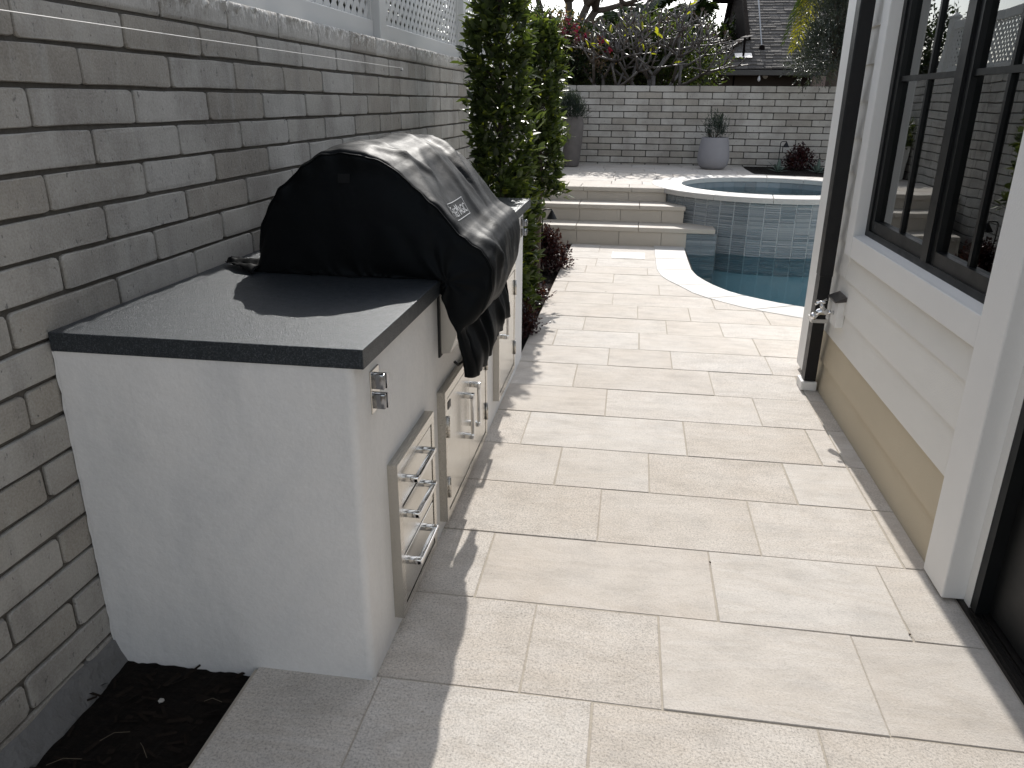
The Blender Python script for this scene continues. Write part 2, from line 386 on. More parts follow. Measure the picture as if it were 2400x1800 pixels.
# pool outline (seen from above): water side and paving side of the coping
P_IN = [(.60, 8.75), (.60, 8.1), (.605, 7.5), (.64, 7.22), (.695, 7.02), (.77, 6.82), (.86, 6.64), (.96, 6.51), (1.08, 6.40), (1.23, 6.28), (1.41, 6.18), (1.75, 6.03), (2.2, 5.93), (3.0, 5.86), (5.0, 5.84)]
P_OUT = [(.268, 8.75), (.266, 8.1), (.267, 7.44), (.30, 7.16), (.362, 6.96), (.442, 6.78), (.545, 6.52), (.645, 6.37), (.755, 6.24), (.90, 6.09), (1.046, 5.985), (1.40, 5.78), (1.95, 5.62), (2.9, 5.53), (5.0, 5.51)]
P_MID = [((a[0]+b[0])/2, (a[1]+b[1])/2) for a, b in zip(P_IN, P_OUT)]
def clip_half(poly, p, n):
    out = []; m = len(poly)
    for i in range(m):
        a = Vector(poly[i]); b = Vector(poly[(i+1) % m]); da = (a-p).dot(n); db = (b-p).dot(n)
        if da >= 0: out.append((a.x, a.y))
        if da*db < 0:
            t = da/(da-db); c = a+(b-a)*t; out.append((c.x, c.y))
    return out
def area(poly): return 0.5*abs(sum(poly[i-1][0]*poly[i][1]-poly[i][0]*poly[i-1][1] for i in range(len(poly)))) if len(poly) > 2 else 0
def cut_pool(poly):
    best = []; ba = 0
    inside = True
    for i in range(len(P_MID)-1):
        a = Vector(P_MID[i]); b = Vector(P_MID[i+1]); e = (b-a).normalized(); n = Vector((-e.y, e.x))*-1.0   # away from the water
        c = clip_half(poly, a, n); s = area(c)
        if s > ba: ba = s; best = c
    return best if ba > 0.004 else []
bed = MB()
bed.box(-0.99, 1.62, -2.6, 1.62, -0.05, -0.0025); bed.box(-0.655, 1.62, 1.62, 4.75, -0.05, -0.0025)
bed.box(-0.655, .42, 4.75, 8.8, -0.05, -0.0025); bed.box(.42, 5.2, 4.75, 5.72, -0.05, -0.0025)
bed.box(.42, .75, 5.72, 6.34, -0.05, -0.0025); bed.box(.75, 1.2, 5.72, 5.97, -0.05, -0.0025)
paving = bed.build('paving', M['grout'], kind='structure')
YL = [-2.4, -2.0, -1.6, -1.19, -.79, -.385, .02, .425, .84, 1.245, 1.648, 2.05, 2.455, 2.865, 3.25, 3.66, 4.06, 4.47, 4.83, 5.22, 5.59, 5.99, 6.38, 6.77, 7.16, 7.51, 7.90, 8.25, 8.70]
JX = {1.245: [-.625, -.033, .548], 1.648: [-.234, .153, .73], 2.05: [-.441, .339, .914], 2.455: [-.061, .528], 2.865: [-.263, .136, .731], 3.25: [-.463, .314, .908],
      3.66: [-.081, .709], 4.06: [-.279, .509], 4.47: [-.095, .296, .89, 1.48], 4.83: [-.475, .096, .867, 1.46], 5.22: [-.30, .292, .678, 1.27, 1.86, 2.45], 5.59: [.087, .479, 1.051, 1.65, 2.2],
      5.99: [-.116, .69], 6.38: [-.53, .271], 6.77: [-.131], 7.16: [-.41, .18], 7.51: [-.325], 7.9: [-.05], 8.25: [-.33]}
G = 0.0026
for i in range(len(YL)-1):
    y0, y1 = YL[i], YL[i+1]
    xl = -0.985 if y1 < 1.66 else (-0.655 if y0 > 1.6 else -0.64)
    if y0 < 2.45: xr = 1.118 if y0 > 1.9 else 1.118
    elif y0 < 4.4: xr = 1.012
    elif y0 < 5.9: xr = 2.9
    else: xr = 1.25
    js = JX.get(y0) or [xl+.35+.2*((i*7) % 3)+k*.59 for k in range(1, 4)]
    xs = [xl]+[j for j in js if xl+.05 < j < xr-.05]+[xr]
    for a, b in zip(xs[:-1], xs[1:]):
        j = lambda: random.uniform(-.0015, .0015)
        poly = [(a+G+j(), y0+G+j()), (b-G+j(), y0+G+j()), (b-G+j(), y1-G+j()), (a+G+j(), y1-G+j())]
        if y1 > 5.4: poly = cut_pool(poly)
        if len(poly) < 3: continue
        dz = random.uniform(-.0012, .0012)
        MB().prism(poly, -0.03, dz, 0.0016).build('paver', M['paver'], paving)
ys = [2.455, 2.865, 3.25, 3.66, 4.06, 4.33]
for a, b in zip(ys[:-1], ys[1:]):
    MB().prism([(1.012+G, a+G), (1.094, a+G), (1.094, b-G), (1.012+G, b-G)], -0.03, 0.0005, 0.002).build('border_paver', M['paver'], paving)
# coping stones round the pool
def resample(pl, n):
    d = [0]
    for a, b in zip(pl[:-1], pl[1:]): d.append(d[-1]+math.dist(a, b))
    out = []
    for k in range(n+1):
        s = d[-1]*k/n; i = max(0, min(len(d)-2, next((j for j in range(len(d)-1) if d[j+1] >= s-1e-9), len(d)-2)))
        t = (s-d[i])/(d[i+1]-d[i]); out.append((pl[i][0]+(pl[i+1][0]-pl[i][0])*t, pl[i][1]+(pl[i+1][1]-pl[i][1])*t))
    return out
pool = thing('swimming_pool', 'curved blue swimming pool with pale stone coping beside the paved path', 'pool', (1.6, 7.0, 0))
cuts = [0, 1.15, 2.0, 4.9, 7.2, 9.6, 11.6, 12.7, 13.4, 14]
def at(pl, t):
    i = min(int(t), len(pl)-2); f = t-i
    return (pl[i][0]+(pl[i+1][0]-pl[i][0])*f, pl[i][1]+(pl[i+1][1]-pl[i][1])*f)
for a, b in zip(cuts[:-1], cuts[1:]):
    n = max(2, int((b-a)*3)); ts = [a+(b-a)*k/n for k in range(n+1)]
    ts[0] += 0.006; ts[-1] -= 0.006
    poly = [at(P_OUT, t) for t in ts]+[at(P_IN, t) for t in reversed(ts)]
    if area(poly) and sum(poly[i-1][0]*poly[i][1]-poly[i][0]*poly[i-1][1] for i in range(len(poly))) < 0: poly.reverse()
    MB().prism(poly, -0.045, 0.004+random.uniform(0, .001), 0.006).build('coping_stone', M['coping'], pool)
# basin: wall under the coping, floor, waterline tile band
b = MB(); IN2 = [(x+0.03*(1 if k < 9 else .3), y+0.03*(1 if k > 3 else 0)) for k, (x, y) in enumerate(P_IN)]
ring = IN2+[(5.0, 9.3), (.60, 9.3)]
n = len(ring)
b.add([(p[0], p[1], -0.04) for p in ring]+[(p[0], p[1], -0.24) for p in ring], [(k, (k+1) % n, (k+1) % n+n, k+n) for k in range(n-3)])
b.build('waterline_tile_band', M['tile_grout'] if False else M['tile'], pool)
b = MB(); b.add([(p[0], p[1], -0.24) for p in ring]+[(p[0], p[1], -1.3) for p in ring], [(k, (k+1) % n, (k+1) % n+n, k+n) for k in range(n)]+[tuple(range(2*n-1, n-1, -1))])
b.build('basin', M['plaster'], pool)
w = MB(); ws = [(x+0.012, y+0.012, -0.092) for x, y in P_IN]+[(5.0, 9.25, -.092), (.615, 9.25, -.092)]
w.add(ws, [tuple(range(len(ws)))]); w.build('water', M['water'], pool)
# end wall of the pool below the deck, left of and beside the spa
b = MB(); b.box(2.9, 5.0, 9.3, 9.42, -0.5, 0.50); b.build('end_wall', M['tile_grout'], pool)
for k in range(2):
    q = MB(); z = -.3
    while z < .14:
        t0 = random.uniform(-.002, .002); q.add([(.626+k*.165, 8.80, z), (.783+k*.165, 8.80, z), (.783+k*.165, 8.797+t0, z+.02), (.626+k*.165, 8.797+t0, z+.02), (.626+k*.165, 8.80, z+.0238), (.783+k*.165, 8.80, z+.0238)], [(0, 1, 2, 3), (3, 2, 5, 4)]); z += .0245
    q.build('tile_column', M['tile'], pool, kind='stuff')
MB().box(.61, .952, 8.803, 8.9, -.5, .145).build('end_wall', M['tile'], pool)
# skimmer lid in the paving and small anchor on the coping
sk = thing('skimmer_lid', 'square pale skimmer lid set flush into the paving near the steps', 'lid', (-.02, 8.12, 0.002))
MB().bbox(-.16, .14, 7.96, 8.25, -.02, .0045, .002).build('lid', M['coping'], sk)
fr = MB()
for q in ((-.18, .16, 7.94, 7.957), (-.18, .16, 8.253, 8.27), (-.18, -.163, 7.957, 8.253), (.143, .16, 7.957, 8.253)): fr.box(q[0], q[1], q[2], q[3], -.02, .006)
fr.build('frame', M['trim'], sk)
# ------------------------------------------------------------------ steps and deck
steps = thing('deck_steps', 'three broad limestone steps rising from the path to the raised deck', 'steps', (-.4, 9.0, 0))
def slabs(name, xs, y0, y1, z0, z1, mat, par, b=0.004):
    for a, c in zip(xs[:-1], xs[1:]): MB().bbox(a+.002, c-.002, y0, y1, z0, z1, b).build(name, mat, par)
S1, S2, S3 = (8.76, .20), (9.17, .39), (9.58, .55)
xl = -1.20
for (yy, zt, zb, xr, xt, ov) in ((8.76, .20, -.02, .622, .93, 0), (9.17, .39, .20, .600, .615, 0), (9.58, .55, .39, .40, .42, 0)):
    xs = [xl, -.62, .08, xr] if yy > 8.8 else [xl, -.62, .085, .345, xr]
    slabs('riser', [xl, -.61, -.13, .345, xr] if xr > .5 else [xl, -.55, -.05, xr], yy+.022, yy+.06, zb, zt-.052, M['step'], steps, .002)
    if yy < 9.5: slabs('tread', [xl, -.62, .085, xt], yy, yy+.47, zt-.05, zt, M['step'], steps, .006)
core = MB(); core.box(xl+.01, .59, 8.83, 9.62, -.05, .145).box(xl+.01, .58, 9.24, 9.66, .1, .335).box(xl+.01, .38, 9.645, 9.9, 0.0, .495)
core.build('core', M['grout'], steps)
# wall below the cantilevered end of the first tread
deck_b = MB()
deck_b.box(-1.43, SPA[0]-R_OUT+.12, 9.70, 13.28, -.06, ZD-.03).box(SPA[0]-R_OUT+.12, 5.0, 11.55, 13.28, -.06, ZD-.03).box(SPA[0]+R_OUT-.12, 5.0, 9.2, 11.55, -.06, ZD-.03)
deck = deck_b.build('raised_deck', M['grout'], kind='structure')
def cut_disc(poly, c, r):
    best = []; ba = 0
    for k in range(48):
        a = 2*math.pi*k/48; n = Vector((math.cos(a), math.sin(a))); q = clip_half(poly, Vector(c)+n*r, n); s = area(q)
        if s > ba: ba = s; best = q
    return best if ba > .004 else []
yy = [9.60, 9.98, 10.38, 10.78, 11.18, 11.58, 11.98, 12.38, 12.78, 13.28]
for i in range(len(yy)-1):
    x = -1.42+(.35 if i % 2 else 0); xs = [-1.42]
    while x < 4.9:
        x += random.choice((.39, .59, .79)); xs.append(min(x, 4.95))
    for a, c in zip(xs[:-1], xs[1:]):
        if c-a < .03: continue
        y0 = yy[i] if i else 9.60
        poly = [(a+G, y0+G), (c-G, y0+G), (c-G, yy[i+1]-G), (a+G, yy[i+1]-G)]
        if a > 1.70 and i >= 6: poly = clip_half(poly, Vector((1.72, 12.0)), Vector((-1, 0)))
        if len(poly) > 2: poly = cut_disc(poly, SPA, R_OUT-.1)
        if len(poly) < 3: continue
        MB().prism(poly, ZD-.04, ZD+random.uniform(-.001, .001), .003).build('paver', M['paver'], deck)
slabs('nosing', [xl, -.60, -.02, .43], 9.58, 9.602, ZD-.05, ZD-.001, M['step'], deck, .003)
# ------------------------------------------------------------------ spa
spa = thing('raised_spa', 'round raised spa with blue grey tiled wall and white stone rim', 'spa', (SPA[0], SPA[1], 0))
def ring_piece(r0, r1, a0, a1, z0, z1, n=6, b=.006):
    A = [a0+(a1-a0)*k/n for k in range(n+1)]
    poly = [(SPA[0]+r1*math.cos(a), SPA[1]+r1*math.sin(a)) for a in A]+[(SPA[0]+r0*math.cos(a), SPA[1]+r0*math.sin(a)) for a in reversed(A)]
    return MB().prism(poly, z0, z1, b)
NC = 14
for k in range(NC):
    a0 = 2*math.pi*k/NC+.1; a1 = 2*math.pi*(k+1)/NC+.1
    ring_piece(R_IN, R_OUT, a0+.002, a1-.002, ZD-.052, ZD+.005).build('coping_stone', M['coping'], spa)
RT = R_OUT-.045
tg = MB(); n = 72
tg.add([(SPA[0]+(RT-.008)*math.cos(2*math.pi*k/n), SPA[1]+(RT-.008)*math.sin(2*math.pi*k/n), z) for z in (-1.2, ZD-.05) for k in range(n)], [(k, (k+1) % n, (k+1) % n+n, k+n) for k in range(n)])
tg.build('wall_core', M['tile_grout'], spa)
def tile_column(am, wid):
    mb = MB(); z = -.30; hgt = .0245
    flat = 0
    while z < ZD-.056:
        flat = flat-1 if flat > 0 else (random.randint(3, 9) if random.random() < .06 else 0)
        t0 = random.uniform(-.16, .16)*(.12 if flat else 1); bul = .0004 if flat else .0045
        pts = []
        for zz, dr in ((z+.0006, 0), (z+hgt*.35, bul+t0*.012), (z+hgt*.8, bul*.8-t0*.012), (z+hgt-.0006, 0)):
            for s in (-.5, .5):
                a = am+s*(wid-.0135)/RT; pts.append((SPA[0]+(RT+dr)*math.cos(a), SPA[1]+(RT+dr)*math.sin(a), min(zz, ZD-.054)))
        mb.add(pts, [(0, 1, 3, 2), (2, 3, 5, 4), (4, 5, 7, 6)]); z += hgt
    return mb
TW = .165; a = math.radians(183)
while a < math.radians(330):
    tile_column(a, TW).build('tile_column', M['tile'], spa, kind='stuff'); a += TW/RT
n = 64; ib = MB()
for z0, z1, mname, nm in ((ZD-.05, ZD-.22, 'tile', 'waterline_tile_band'), (ZD-.22, ZD-1.0, 'plaster', 'inner_wall')):
    q = MB(); q.add([(SPA[0]+(R_IN+.02)*math.cos(2*math.pi*k/n), SPA[1]+(R_IN+.02)*math.sin(2*math.pi*k/n), z) for z in (z0, z1) for k in range(n)], [((k+1) % n, k, k+n, (k+1) % n+n) for k in range(n)])
    if nm == 'inner_wall': q.add([(SPA[0]+(R_IN+.02)*math.cos(2*math.pi*k/n), SPA[1]+(R_IN+.02)*math.sin(2*math.pi*k/n), z1) for k in range(n)], [tuple(range(n))])
    q.build(nm, M[mname], spa, smooth=True)
for k in range(44):
    aa = 2*math.pi*k/44; t = 2*math.pi/44-.006; r = R_IN+.015
    MB().add([(SPA[0]+r*math.cos(aa+s), SPA[1]+r*math.sin(aa+s), z) for z in (ZD-.055, ZD-.20) for s in (0, t)], [(1, 0, 2, 3)]).build('inner_tile', M['tile'], spa)
q = MB(); q.add([(SPA[0]+(R_IN+.012)*math.cos(2*math.pi*k/n), SPA[1]+(R_IN+.012)*math.sin(2*math.pi*k/n), ZD-.125) for k in range(n)], [tuple(range(n))])
q.build('water', M['water'], spa)
# ------------------------------------------------------------------ block walls
def block_mesh(L, H, seed, dep=.05, bul=.0012, jit=.0016):
    r = random.Random(seed); nx, nz = 4, 2
    nx, nz = 5, 3
    xs = [-L/2+L*q for q in (0, .035, .35, .66, .965, 1)]; zs = [-H/2+H*q for q in (0, .13, .87, 1)]
    V = []; idx = {}
    def put(p): V.append(p); return len(V)-1
    jj = {}
    for i in range(nx+1):
        for j in range(nz+1):
            ex = 1 if i == 0 else (-1 if i == nx else 0); ez = 1 if j == 0 else (-1 if j == nz else 0)
            dx = r.uniform(-jit, jit)*(1 if ex else 1.5); dz = r.uniform(-jit, jit); corner = r.uniform(.001, .0042) if ex and ez else 0
            jj[i, j] = (xs[i]+dx+ex*corner, zs[j]+dz+ez*corner, ex, ez)
    F = []
    for i in range(nx+1):
        for j in range(nz+1):
            x, z, ex, ez = jj[i, j]
            edge = ex or ez
            idx['f', i, j] = put((bul*r.uniform(.3, 1.3) if not edge else 0.0005+r.uniform(-.001, .0012), x+ex*.0022, z+ez*.0022))
            if edge: idx['m', i, j] = put((-.0035, x, z)); idx['b', i, j] = put((-dep, x, z))
    for i in range(nx):
        for j in range(nz): F.append((idx['f', i, j], idx['f', i+1, j], idx['f', i+1, j+1], idx['f', i, j+1]))
    per = [(i, 0) for i in range(nx)]+[(nx, j) for j in range(nz)]+[(i, nz) for i in range(nx, 0, -1)]+[(0, j) for j in range(nz, 0, -1)]
    for k in range(len(per)):
        a = per[k]; c = per[(k+1) % len(per)]
        F.append((idx['m', *a], idx['m', *c], idx['f', *c], idx['f', *a])); F.append((idx['b', *a], idx['b', *c], idx['m', *c], idx['m', *a]))
    mb = MB(); mb.add(V, F); me = mb.mesh('wall_block'); return me
BL, BH = .4065, .0996
wall = thing('block_wall', 'long side wall of pale grey slump blocks with dark joints behind the kitchen island', 'wall', (XW-.08, 4, 0))
var = [block_mesh(BL-.0105, BH-.0115, s) for s in range(9)]
core = MB(); core.box(XW-.16, XW-.0095, -3.0, YB+.2, -.3, 1.838); core.build('mortar_core', M['mortar'], wall)
farblk = MB(); cnt = 0
Z0 = 1.4472
for k in range(-15, 4):
    z = Z0+(k+.5)*BH
    off = 1.728+(0 if k % 2 == 0 else BL/2)
    for j in range(-3, 29):
        y = off+(j+.5)*BL
        if y > YB-.2 or y < .75: continue
        if k == 3 and y < 7.4:          # top course: crusty relief that catches the sun
            nx, nz = 44, 12; L = BL-.010; H = BH-.010; V = []; F = []
            sd_ = random.uniform(0, 90)
            for a in range(nx+1):
                for c in range(nz+1):
                    yy_ = -L/2+L*a/nx; zz = -H/2+H*c/nz; e = min(1, min(a, nx-a)/1.5, min(c, nz-c)/1.0)
                    up = max(0, (c/nz-.25))/.75
                    nv = noise.noise(Vector((yy_*26+sd_, zz*17, y)))+.6*noise.noise(Vector((yy_*70, zz*60+sd_, y)))
                    cr = max(0, nv-.12)*.034*up**1.2
                    V.append((-.004*(1-e)+e*(.002+cr), yy_, zz))
            for a in range(nx):
                for c in range(nz): i0 = a*(nz+1)+c; F.append((i0, i0+nz+1, i0+nz+2, i0+1))
            mb = MB(); mb.add(V, F); mb.box(-.05, -.004, -L/2, L/2, -H/2, H/2)
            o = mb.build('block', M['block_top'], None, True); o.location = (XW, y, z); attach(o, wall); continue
        if y < 6.35 or (y < 7.0 and k > -4):
            o = bpy.data.objects.new('block', random.choice(var))
            if not o.data.materials: o.data.materials.append(M['block'])
            COL.objects.link(o); o.location = (XW+random.uniform(-.002, .002), y+random.uniform(-.002, .002), z+random.uniform(-.001, .001))
            if random.random() < .5: o.scale = (1, 1, 1)
            attach(o, wall); cnt += 1
        else:
            me = random.choice(var)
            if not me.materials: me.materials.append(M['block'])
            farblk.add([(XW+v.co.x, y+v.co.y, z+v.co.z) for v in me.vertices], [tuple(p.vertices) for p in me.polygons])
farblk.build('far_blocks', M['block'], wall, False, kind='stuff')
ft = MB(); V = []; F = []
ny = 60
for i in range(ny+1):
    y = .6+1.1*i/ny
    for (x, z) in ((XW-.02, .045), (XW+.008, .038), (XW+.020, .0), (XW+.040, -.025), (XW+.055, -.08)):
        V.append((x+noise.noise(Vector((y*7, z*20, 0)))*.012, y, z+noise.noise(Vector((y*9, 3, z*9)))*.014))
for i in range(ny):
    for c in range(4): F.append((i*5+c, i*5+c+1, (i+1)*5+c+1, (i+1)*5+c))
ft.add(V, F).build('footing', M['footing'], wall, True)
# back wall
bw = thing('block_wall', 'back boundary wall of pale blocks behind the raised deck', 'wall', (1, YB+.08, ZD))
MB().box(-1.8, 6.5, YB+.009, YB+.15, -.1, 1.772).build('mortar_core', simple('dark_back_mortar', (.065, .06, .054), .95), bw)
LB = .3925; ZT_ = 1.777; varb = [block_mesh(LB-.013, .1-.013, 50+s) for s in range(6)]
for me in varb: me.materials.append(M['block_back'])
for k in range(13):
    z = ZT_-.1*(k+.5)
    x = -1.007-LB*2+(0 if k % 2 == 0 else LB*.5+.01)-.0*k
    while x < 6.2:
        if x > -1.7:
            o = bpy.data.objects.new('block', random.choice(varb)); COL.objects.link(o)
            o.rotation_euler = (0, 0, -math.pi/2); o.location = (x+LB/2, YB+random.uniform(-.002, .002), z); attach(o, bw)
        x += LB
        if x > 3.6: break
# ------------------------------------------------------------------ lattice fence on the side wall
XF = -1.51
fence = thing('lattice_fence', 'white vinyl fence with diagonal lattice panels on top of the side wall', 'fence', (XF, 4.5, 1.84))
posts = [0.15, 2.35, 4.555, 6.76, 8.96, 11.16]
for y in posts:
    MB().bbox(XF-.062, XF+.062, y-.062, y+.062, 1.8, 2.53, .006).build('post', M['vinyl'], fence)
    MB().add([(XF-.075, y-.075, 2.53), (XF+.075, y-.075, 2.53), (XF+.075, y+.075, 2.53), (XF-.075, y+.075, 2.53), (XF-.075, y-.075, 2.555), (XF+.075, y-.075, 2.555), (XF+.075, y+.075, 2.555), (XF-.075, y+.075, 2.555), (XF, y, 2.60)],
             [(0, 3, 2, 1), (0, 1, 5, 4), (1, 2, 6, 5), (2, 3, 7, 6), (3, 0, 4, 7), (4, 5, 8), (5, 6, 8), (6, 7, 8), (7, 4, 8)]).build('post_cap', M['vinyl'], fence)
for a, c in zip(posts[:-1], posts[1:]):
    y0, y1 = a+.062, c-.062
    MB().bbox(XF-.022, XF+.022, y0, y1, 1.846, 1.935, .004).build('bottom_rail', M['vinyl'], fence)
    MB().bbox(XF-.022, XF+.022, y0, y1, 2.39, 2.49, .004).build('top_rail', M['vinyl'], fence)
    MB().box(XF-.018, XF+.018, y0, y0+.028, 1.935, 2.39).build('side_channel', M['vinyl'], fence)
    MB().box(XF-.018, XF+.018, y1-.028, y1, 1.935, 2.39).build('side_channel', M['vinyl'], fence)
    zb, zt = 1.93, 2.395; Hh = zt-zb; p = .094; w2 = .0265
    for sgn in (1, -1):
        xo = XF+.0018*sgn
        s = y0-Hh if sgn > 0 else y0
        while s < (y1 if sgn > 0 else y1+Hh):
            # centre line: y = s + sgn*(z-zb)
            t0 = 0; t1 = Hh
            if sgn > 0: t0 = max(0, y0+.01-s); t1 = min(Hh, y1-.01-s)
            else: t0 = max(0, s-(y1-.01)); t1 = min(Hh, s-(y0+.01))
            if t1-t0 > .02:
                pts = []
                for x in (xo-.0015, xo+.0015):
                    for t, d in ((t0, -1), (t0, 1), (t1, 1), (t1, -1)): pts.append((x, s+sgn*t+d*w2, zb+t))
                MB().add(pts, [(0, 1, 2, 3), (7, 6, 5, 4), (0, 4, 5, 1), (1, 5, 6, 2), (2, 6, 7, 3), (3, 7, 4, 0)]).build('slat', M['vinyl'], fence)
            s += p
# taut string along the wall
st = thing('guide_wire', 'thin pale wire stretched along the block wall to an eye screw', 'wire', (-1.41, 4.74, 1.70))
MB().tube([(-1.405, .6, 1.70), (-1.405, 2.5, 1.699), (-1.40, 3.7, 1.699), (-1.412, 4.73, 1.70)], .0016, 6).build('wire', M['string'], st)
MB().tube([(-1.44, 4.76, 1.702), (-1.41, 4.745, 1.70), (-1.405, 4.735, 1.69), (-1.415, 4.74, 1.685)], .004, 6).build('eye_screw', M['pipe'], st)

# ------------------------------------------------------------------ kitchen island
BX = -.640; IY0, IY1 = 1.630, 4.553; XL = -1.432
isl = thing('outdoor_kitchen_island', 'white plastered outdoor kitchen island with black granite top and steel doors', 'island', (-1.0, 3.0, 0))
# plaster base with soft rounded corner and uneven foot
mb = MB(); prof = []
rc = .022
def island_outline(z):
    p = [(-1.425, IY0)]
    for k in range(7):
        a = -math.pi/2+math.pi/2*k/6; p.append((BX-rc+rc*math.cos(a), IY0+rc+rc*math.sin(a)))
    for k in range(7):
        a = math.pi/2*k/6; p.append((BX-rc+rc*math.cos(a), IY1-rc+rc*math.sin(a)))
    p.append((-1.425, IY1)); return p
zs = [-.05, 0, .05, .2, .4, .6, .8, .923]; V = []; F = []
ol = island_outline(0); m = len(ol)
for z in zs:
    for i, (x, y) in enumerate(ol):
        V.append((x, y, z))
for r in range(len(zs)-1):
    for i in range(m): F.append((r*m+i, r*m+(i+1) % m, (r+1)*m+(i+1) % m, (r+1)*m+i))
F.append(tuple((len(zs)-1)*m+i for i in range(m)))
o = mb.add(V, F).build('base', M['stucco'], isl); smooth_angle(o, 40)
# ragged plaster edge where the end panel meets wall and soil
rg = MB(); V = []; F = []
for i in range(41):
    z = .02+.9*i/40; V += [(XW+.004+.006*noise.noise(Vector((z*23, 1, 0))), IY0+.0005, z), (-1.4255, IY0+.0002, z)]
for i in range(40): F.append((2*i, 2*i+1, 2*i+3, 2*i+2))
rg.add(V, F).build('plaster_edge', M['stucco'], isl)
rg = MB(); V = []; F = []
for i in range(81):
    x = -1.42+.775*i/80; V += [(x, IY0-.0002, .012), (x, IY0-.002, -.012+.012*noise.noise(Vector((x*31, 2, 0))) - (.03 if x < -.99 else 0))]
for i in range(80): F.append((2*i, 2*i+1, 2*i+3, 2*i+2))
rg.add(V, F).build('plaster_foot', M['stucco'], isl)
# granite top with a cut-out for the grill is hidden by the cover
MB().bbox(-1.4295, -.612, 1.6255, 4.659, .9223, .972, .0022).build('countertop', M['granite'], isl)
def frame_box(y0, y1, z0, z1, name, par, dep=.030, w=.030):
    # four mitred bars standing proud of the plaster
    x0, x1 = BX-.004, BX+dep
    V = []
    for x in (x0, x1):
        V += [(x, y0, z0), (x, y1, z0), (x, y1, z1), (x, y0, z1), (x, y0+w, z0+w), (x, y1-w, z0+w), (x, y1-w, z1-w), (x, y0+w, z1-w)]
    F = []
    for k in range(4):
        n_ = (k+1) % 4
        F += [(8+k, 8+n_, 12+n_, 12+k), (k, 8+k, 8+n_, n_)[::-1], (4+k, 4+n_, 12+n_, 12+k)[::-1]]
    mb = MB(); mb.add(V, F); return mb.build(name, M['steel_frame'], par)
def handle(pts_dir, c, length, par):
    # square-section bar pull with two posts; pts_dir 'y' or 'z'; c = centre on the front face
    t = .0085; off = .031; L = length/2
    mb = MB()
    if pts_dir == 'y':
        mb.bbox(c[0]+off-t, c[0]+off+t, c[1]-L, c[1]+L, c[2]-t, c[2]+t, .004)
        for s in (-1, 1): mb.bbox(c[0]-.001, c[0]+off+t-.0012, c[1]+s*(L-.011)-.011, c[1]+s*(L-.011)+.011, c[2]-t+.0011, c[2]+t+.0013, .003)
    else:
        mb.bbox(c[0]+off-t, c[0]+off+t, c[1]-t, c[1]+t, c[2]-L, c[2]+L, .004)
        for s in (-1, 1): mb.bbox(c[0]-.001, c[0]+off+t-.0012, c[1]-t-.0012, c[1]+t+.0012, c[2]+s*(L-.011)-.011, c[2]+s*(L-.011)+.011, .003)
    return smooth_angle(mb.build('handle', M['chrome'], par), 30)
XFc = BX+.028
frame_box(1.835, 2.243, .058, .566, 'drawer_frame', isl)
MB().box(BX-.003, BX+.012, 1.862, 2.216, .086, .538).build('drawer_recess', M['dark_gap'], isl)
for z0, z1 in ((.4200, .530), (.2585, .4120), (.094, .2505)):
    d = MB().bbox(BX+.010, XFc, 1.872, 2.206, z0, z1, .0015).build('drawer', M['steel'], isl)
    BASE[d.name] = Vector((0, 0, 0))
    h = handle('y', (XFc, 2.020, z1-.046), .215, d); h.parent = d; h.matrix_parent_inverse = Matrix.Identity(4)
for o in list(isl.children):
    pass
def sub(o, p):   # a child of a part: parts keep world coordinates, so undo the thing's base only once
    o.parent = p; o.matrix_parent_inverse = Matrix.Identity(4)
def door(y0, y1, z0, z1, hy, hz, hl, hinge_y, hinges):
    d = MB().bbox(BX+.010, XFc, y0, y1, z0, z1, .002).build('door', M['steel'], isl)
    h = handle('z', (XFc, hy, hz), hl, d); sub(h, d)
    for z in hinges:
        mb = MB(); mb.tube([(XFc+.004, hinge_y, z-.04), (XFc+.004, hinge_y, z+.04)], .0075, 10)
        for q in (-.013, .013): mb.tube([(XFc+.004, hinge_y, z+q-.0008), (XFc+.004, hinge_y, z+q+.0008)], .0082, 10)
        s = mb.build('hinge', M['steel_frame'], d, True); sub(s, d)
    return d
frame_box(2.402, 3.196, .058, .568, 'double_door_frame', isl)
MB().box(BX-.003, BX+.012, 2.43, 3.168, .086, .54).build('door_recess', M['dark_gap'], isl)
d1 = door(2.438, 2.796, .094, .532, 2.735, .347, .195, 2.428, (.19, .43))
door(2.802, 3.160, .094, .532, 2.863, .347, .195, 3.170, (.19, .43))
lg = MB().box(XFc+.0005, XFc+.002, 2.446, 2.487, .489, .516).build('badge', M['black_metal'], d1); sub(lg, d1)
frame_box(3.52, 4.05, .10, .702, 'single_door_frame', isl)
MB().box(BX-.003, BX+.012, 3.548, 4.022, .128, .674).build('door_recess', M['dark_gap'], isl)
door(3.556, 4.014, .136, .666, 3.615, .50, .195, 4.026, (.23, .57))
# outlet plates with two half-round chrome covers
for yc, zc in ((1.771, .818), (4.46, .83)):
    pl = MB().bbox(BX-.002, BX+.004, yc-.033, yc+.033, zc-.058, zc+.058, .0015).build('outlet_plate', M['steel'], isl)
    for dz in (.027, -.027):
        V = []; F = []; n = 10
        for k in range(n+1):
            a = math.pi*k/n - math.pi/2
            for x in (BX+.004, BX+.036): V.append((x, yc+.021*math.cos(a)*1.0-.004, zc+dz+.021*math.sin(a)))
        for k in range(n): F.append((2*k, 2*k+1, 2*k+3, 2*k+2))
        F.append(tuple(2*k+1 for k in range(n+1)))
        c = MB().add(V, F); c.bbox(BX+.003, BX+.034, yc-.020, yc+.004, zc+dz-.0205, zc+dz+.0205, .003)
        s = c.build('outlet_cover', M['chrome_dark'], pl); smooth_angle(s, 40); sub(s, pl)
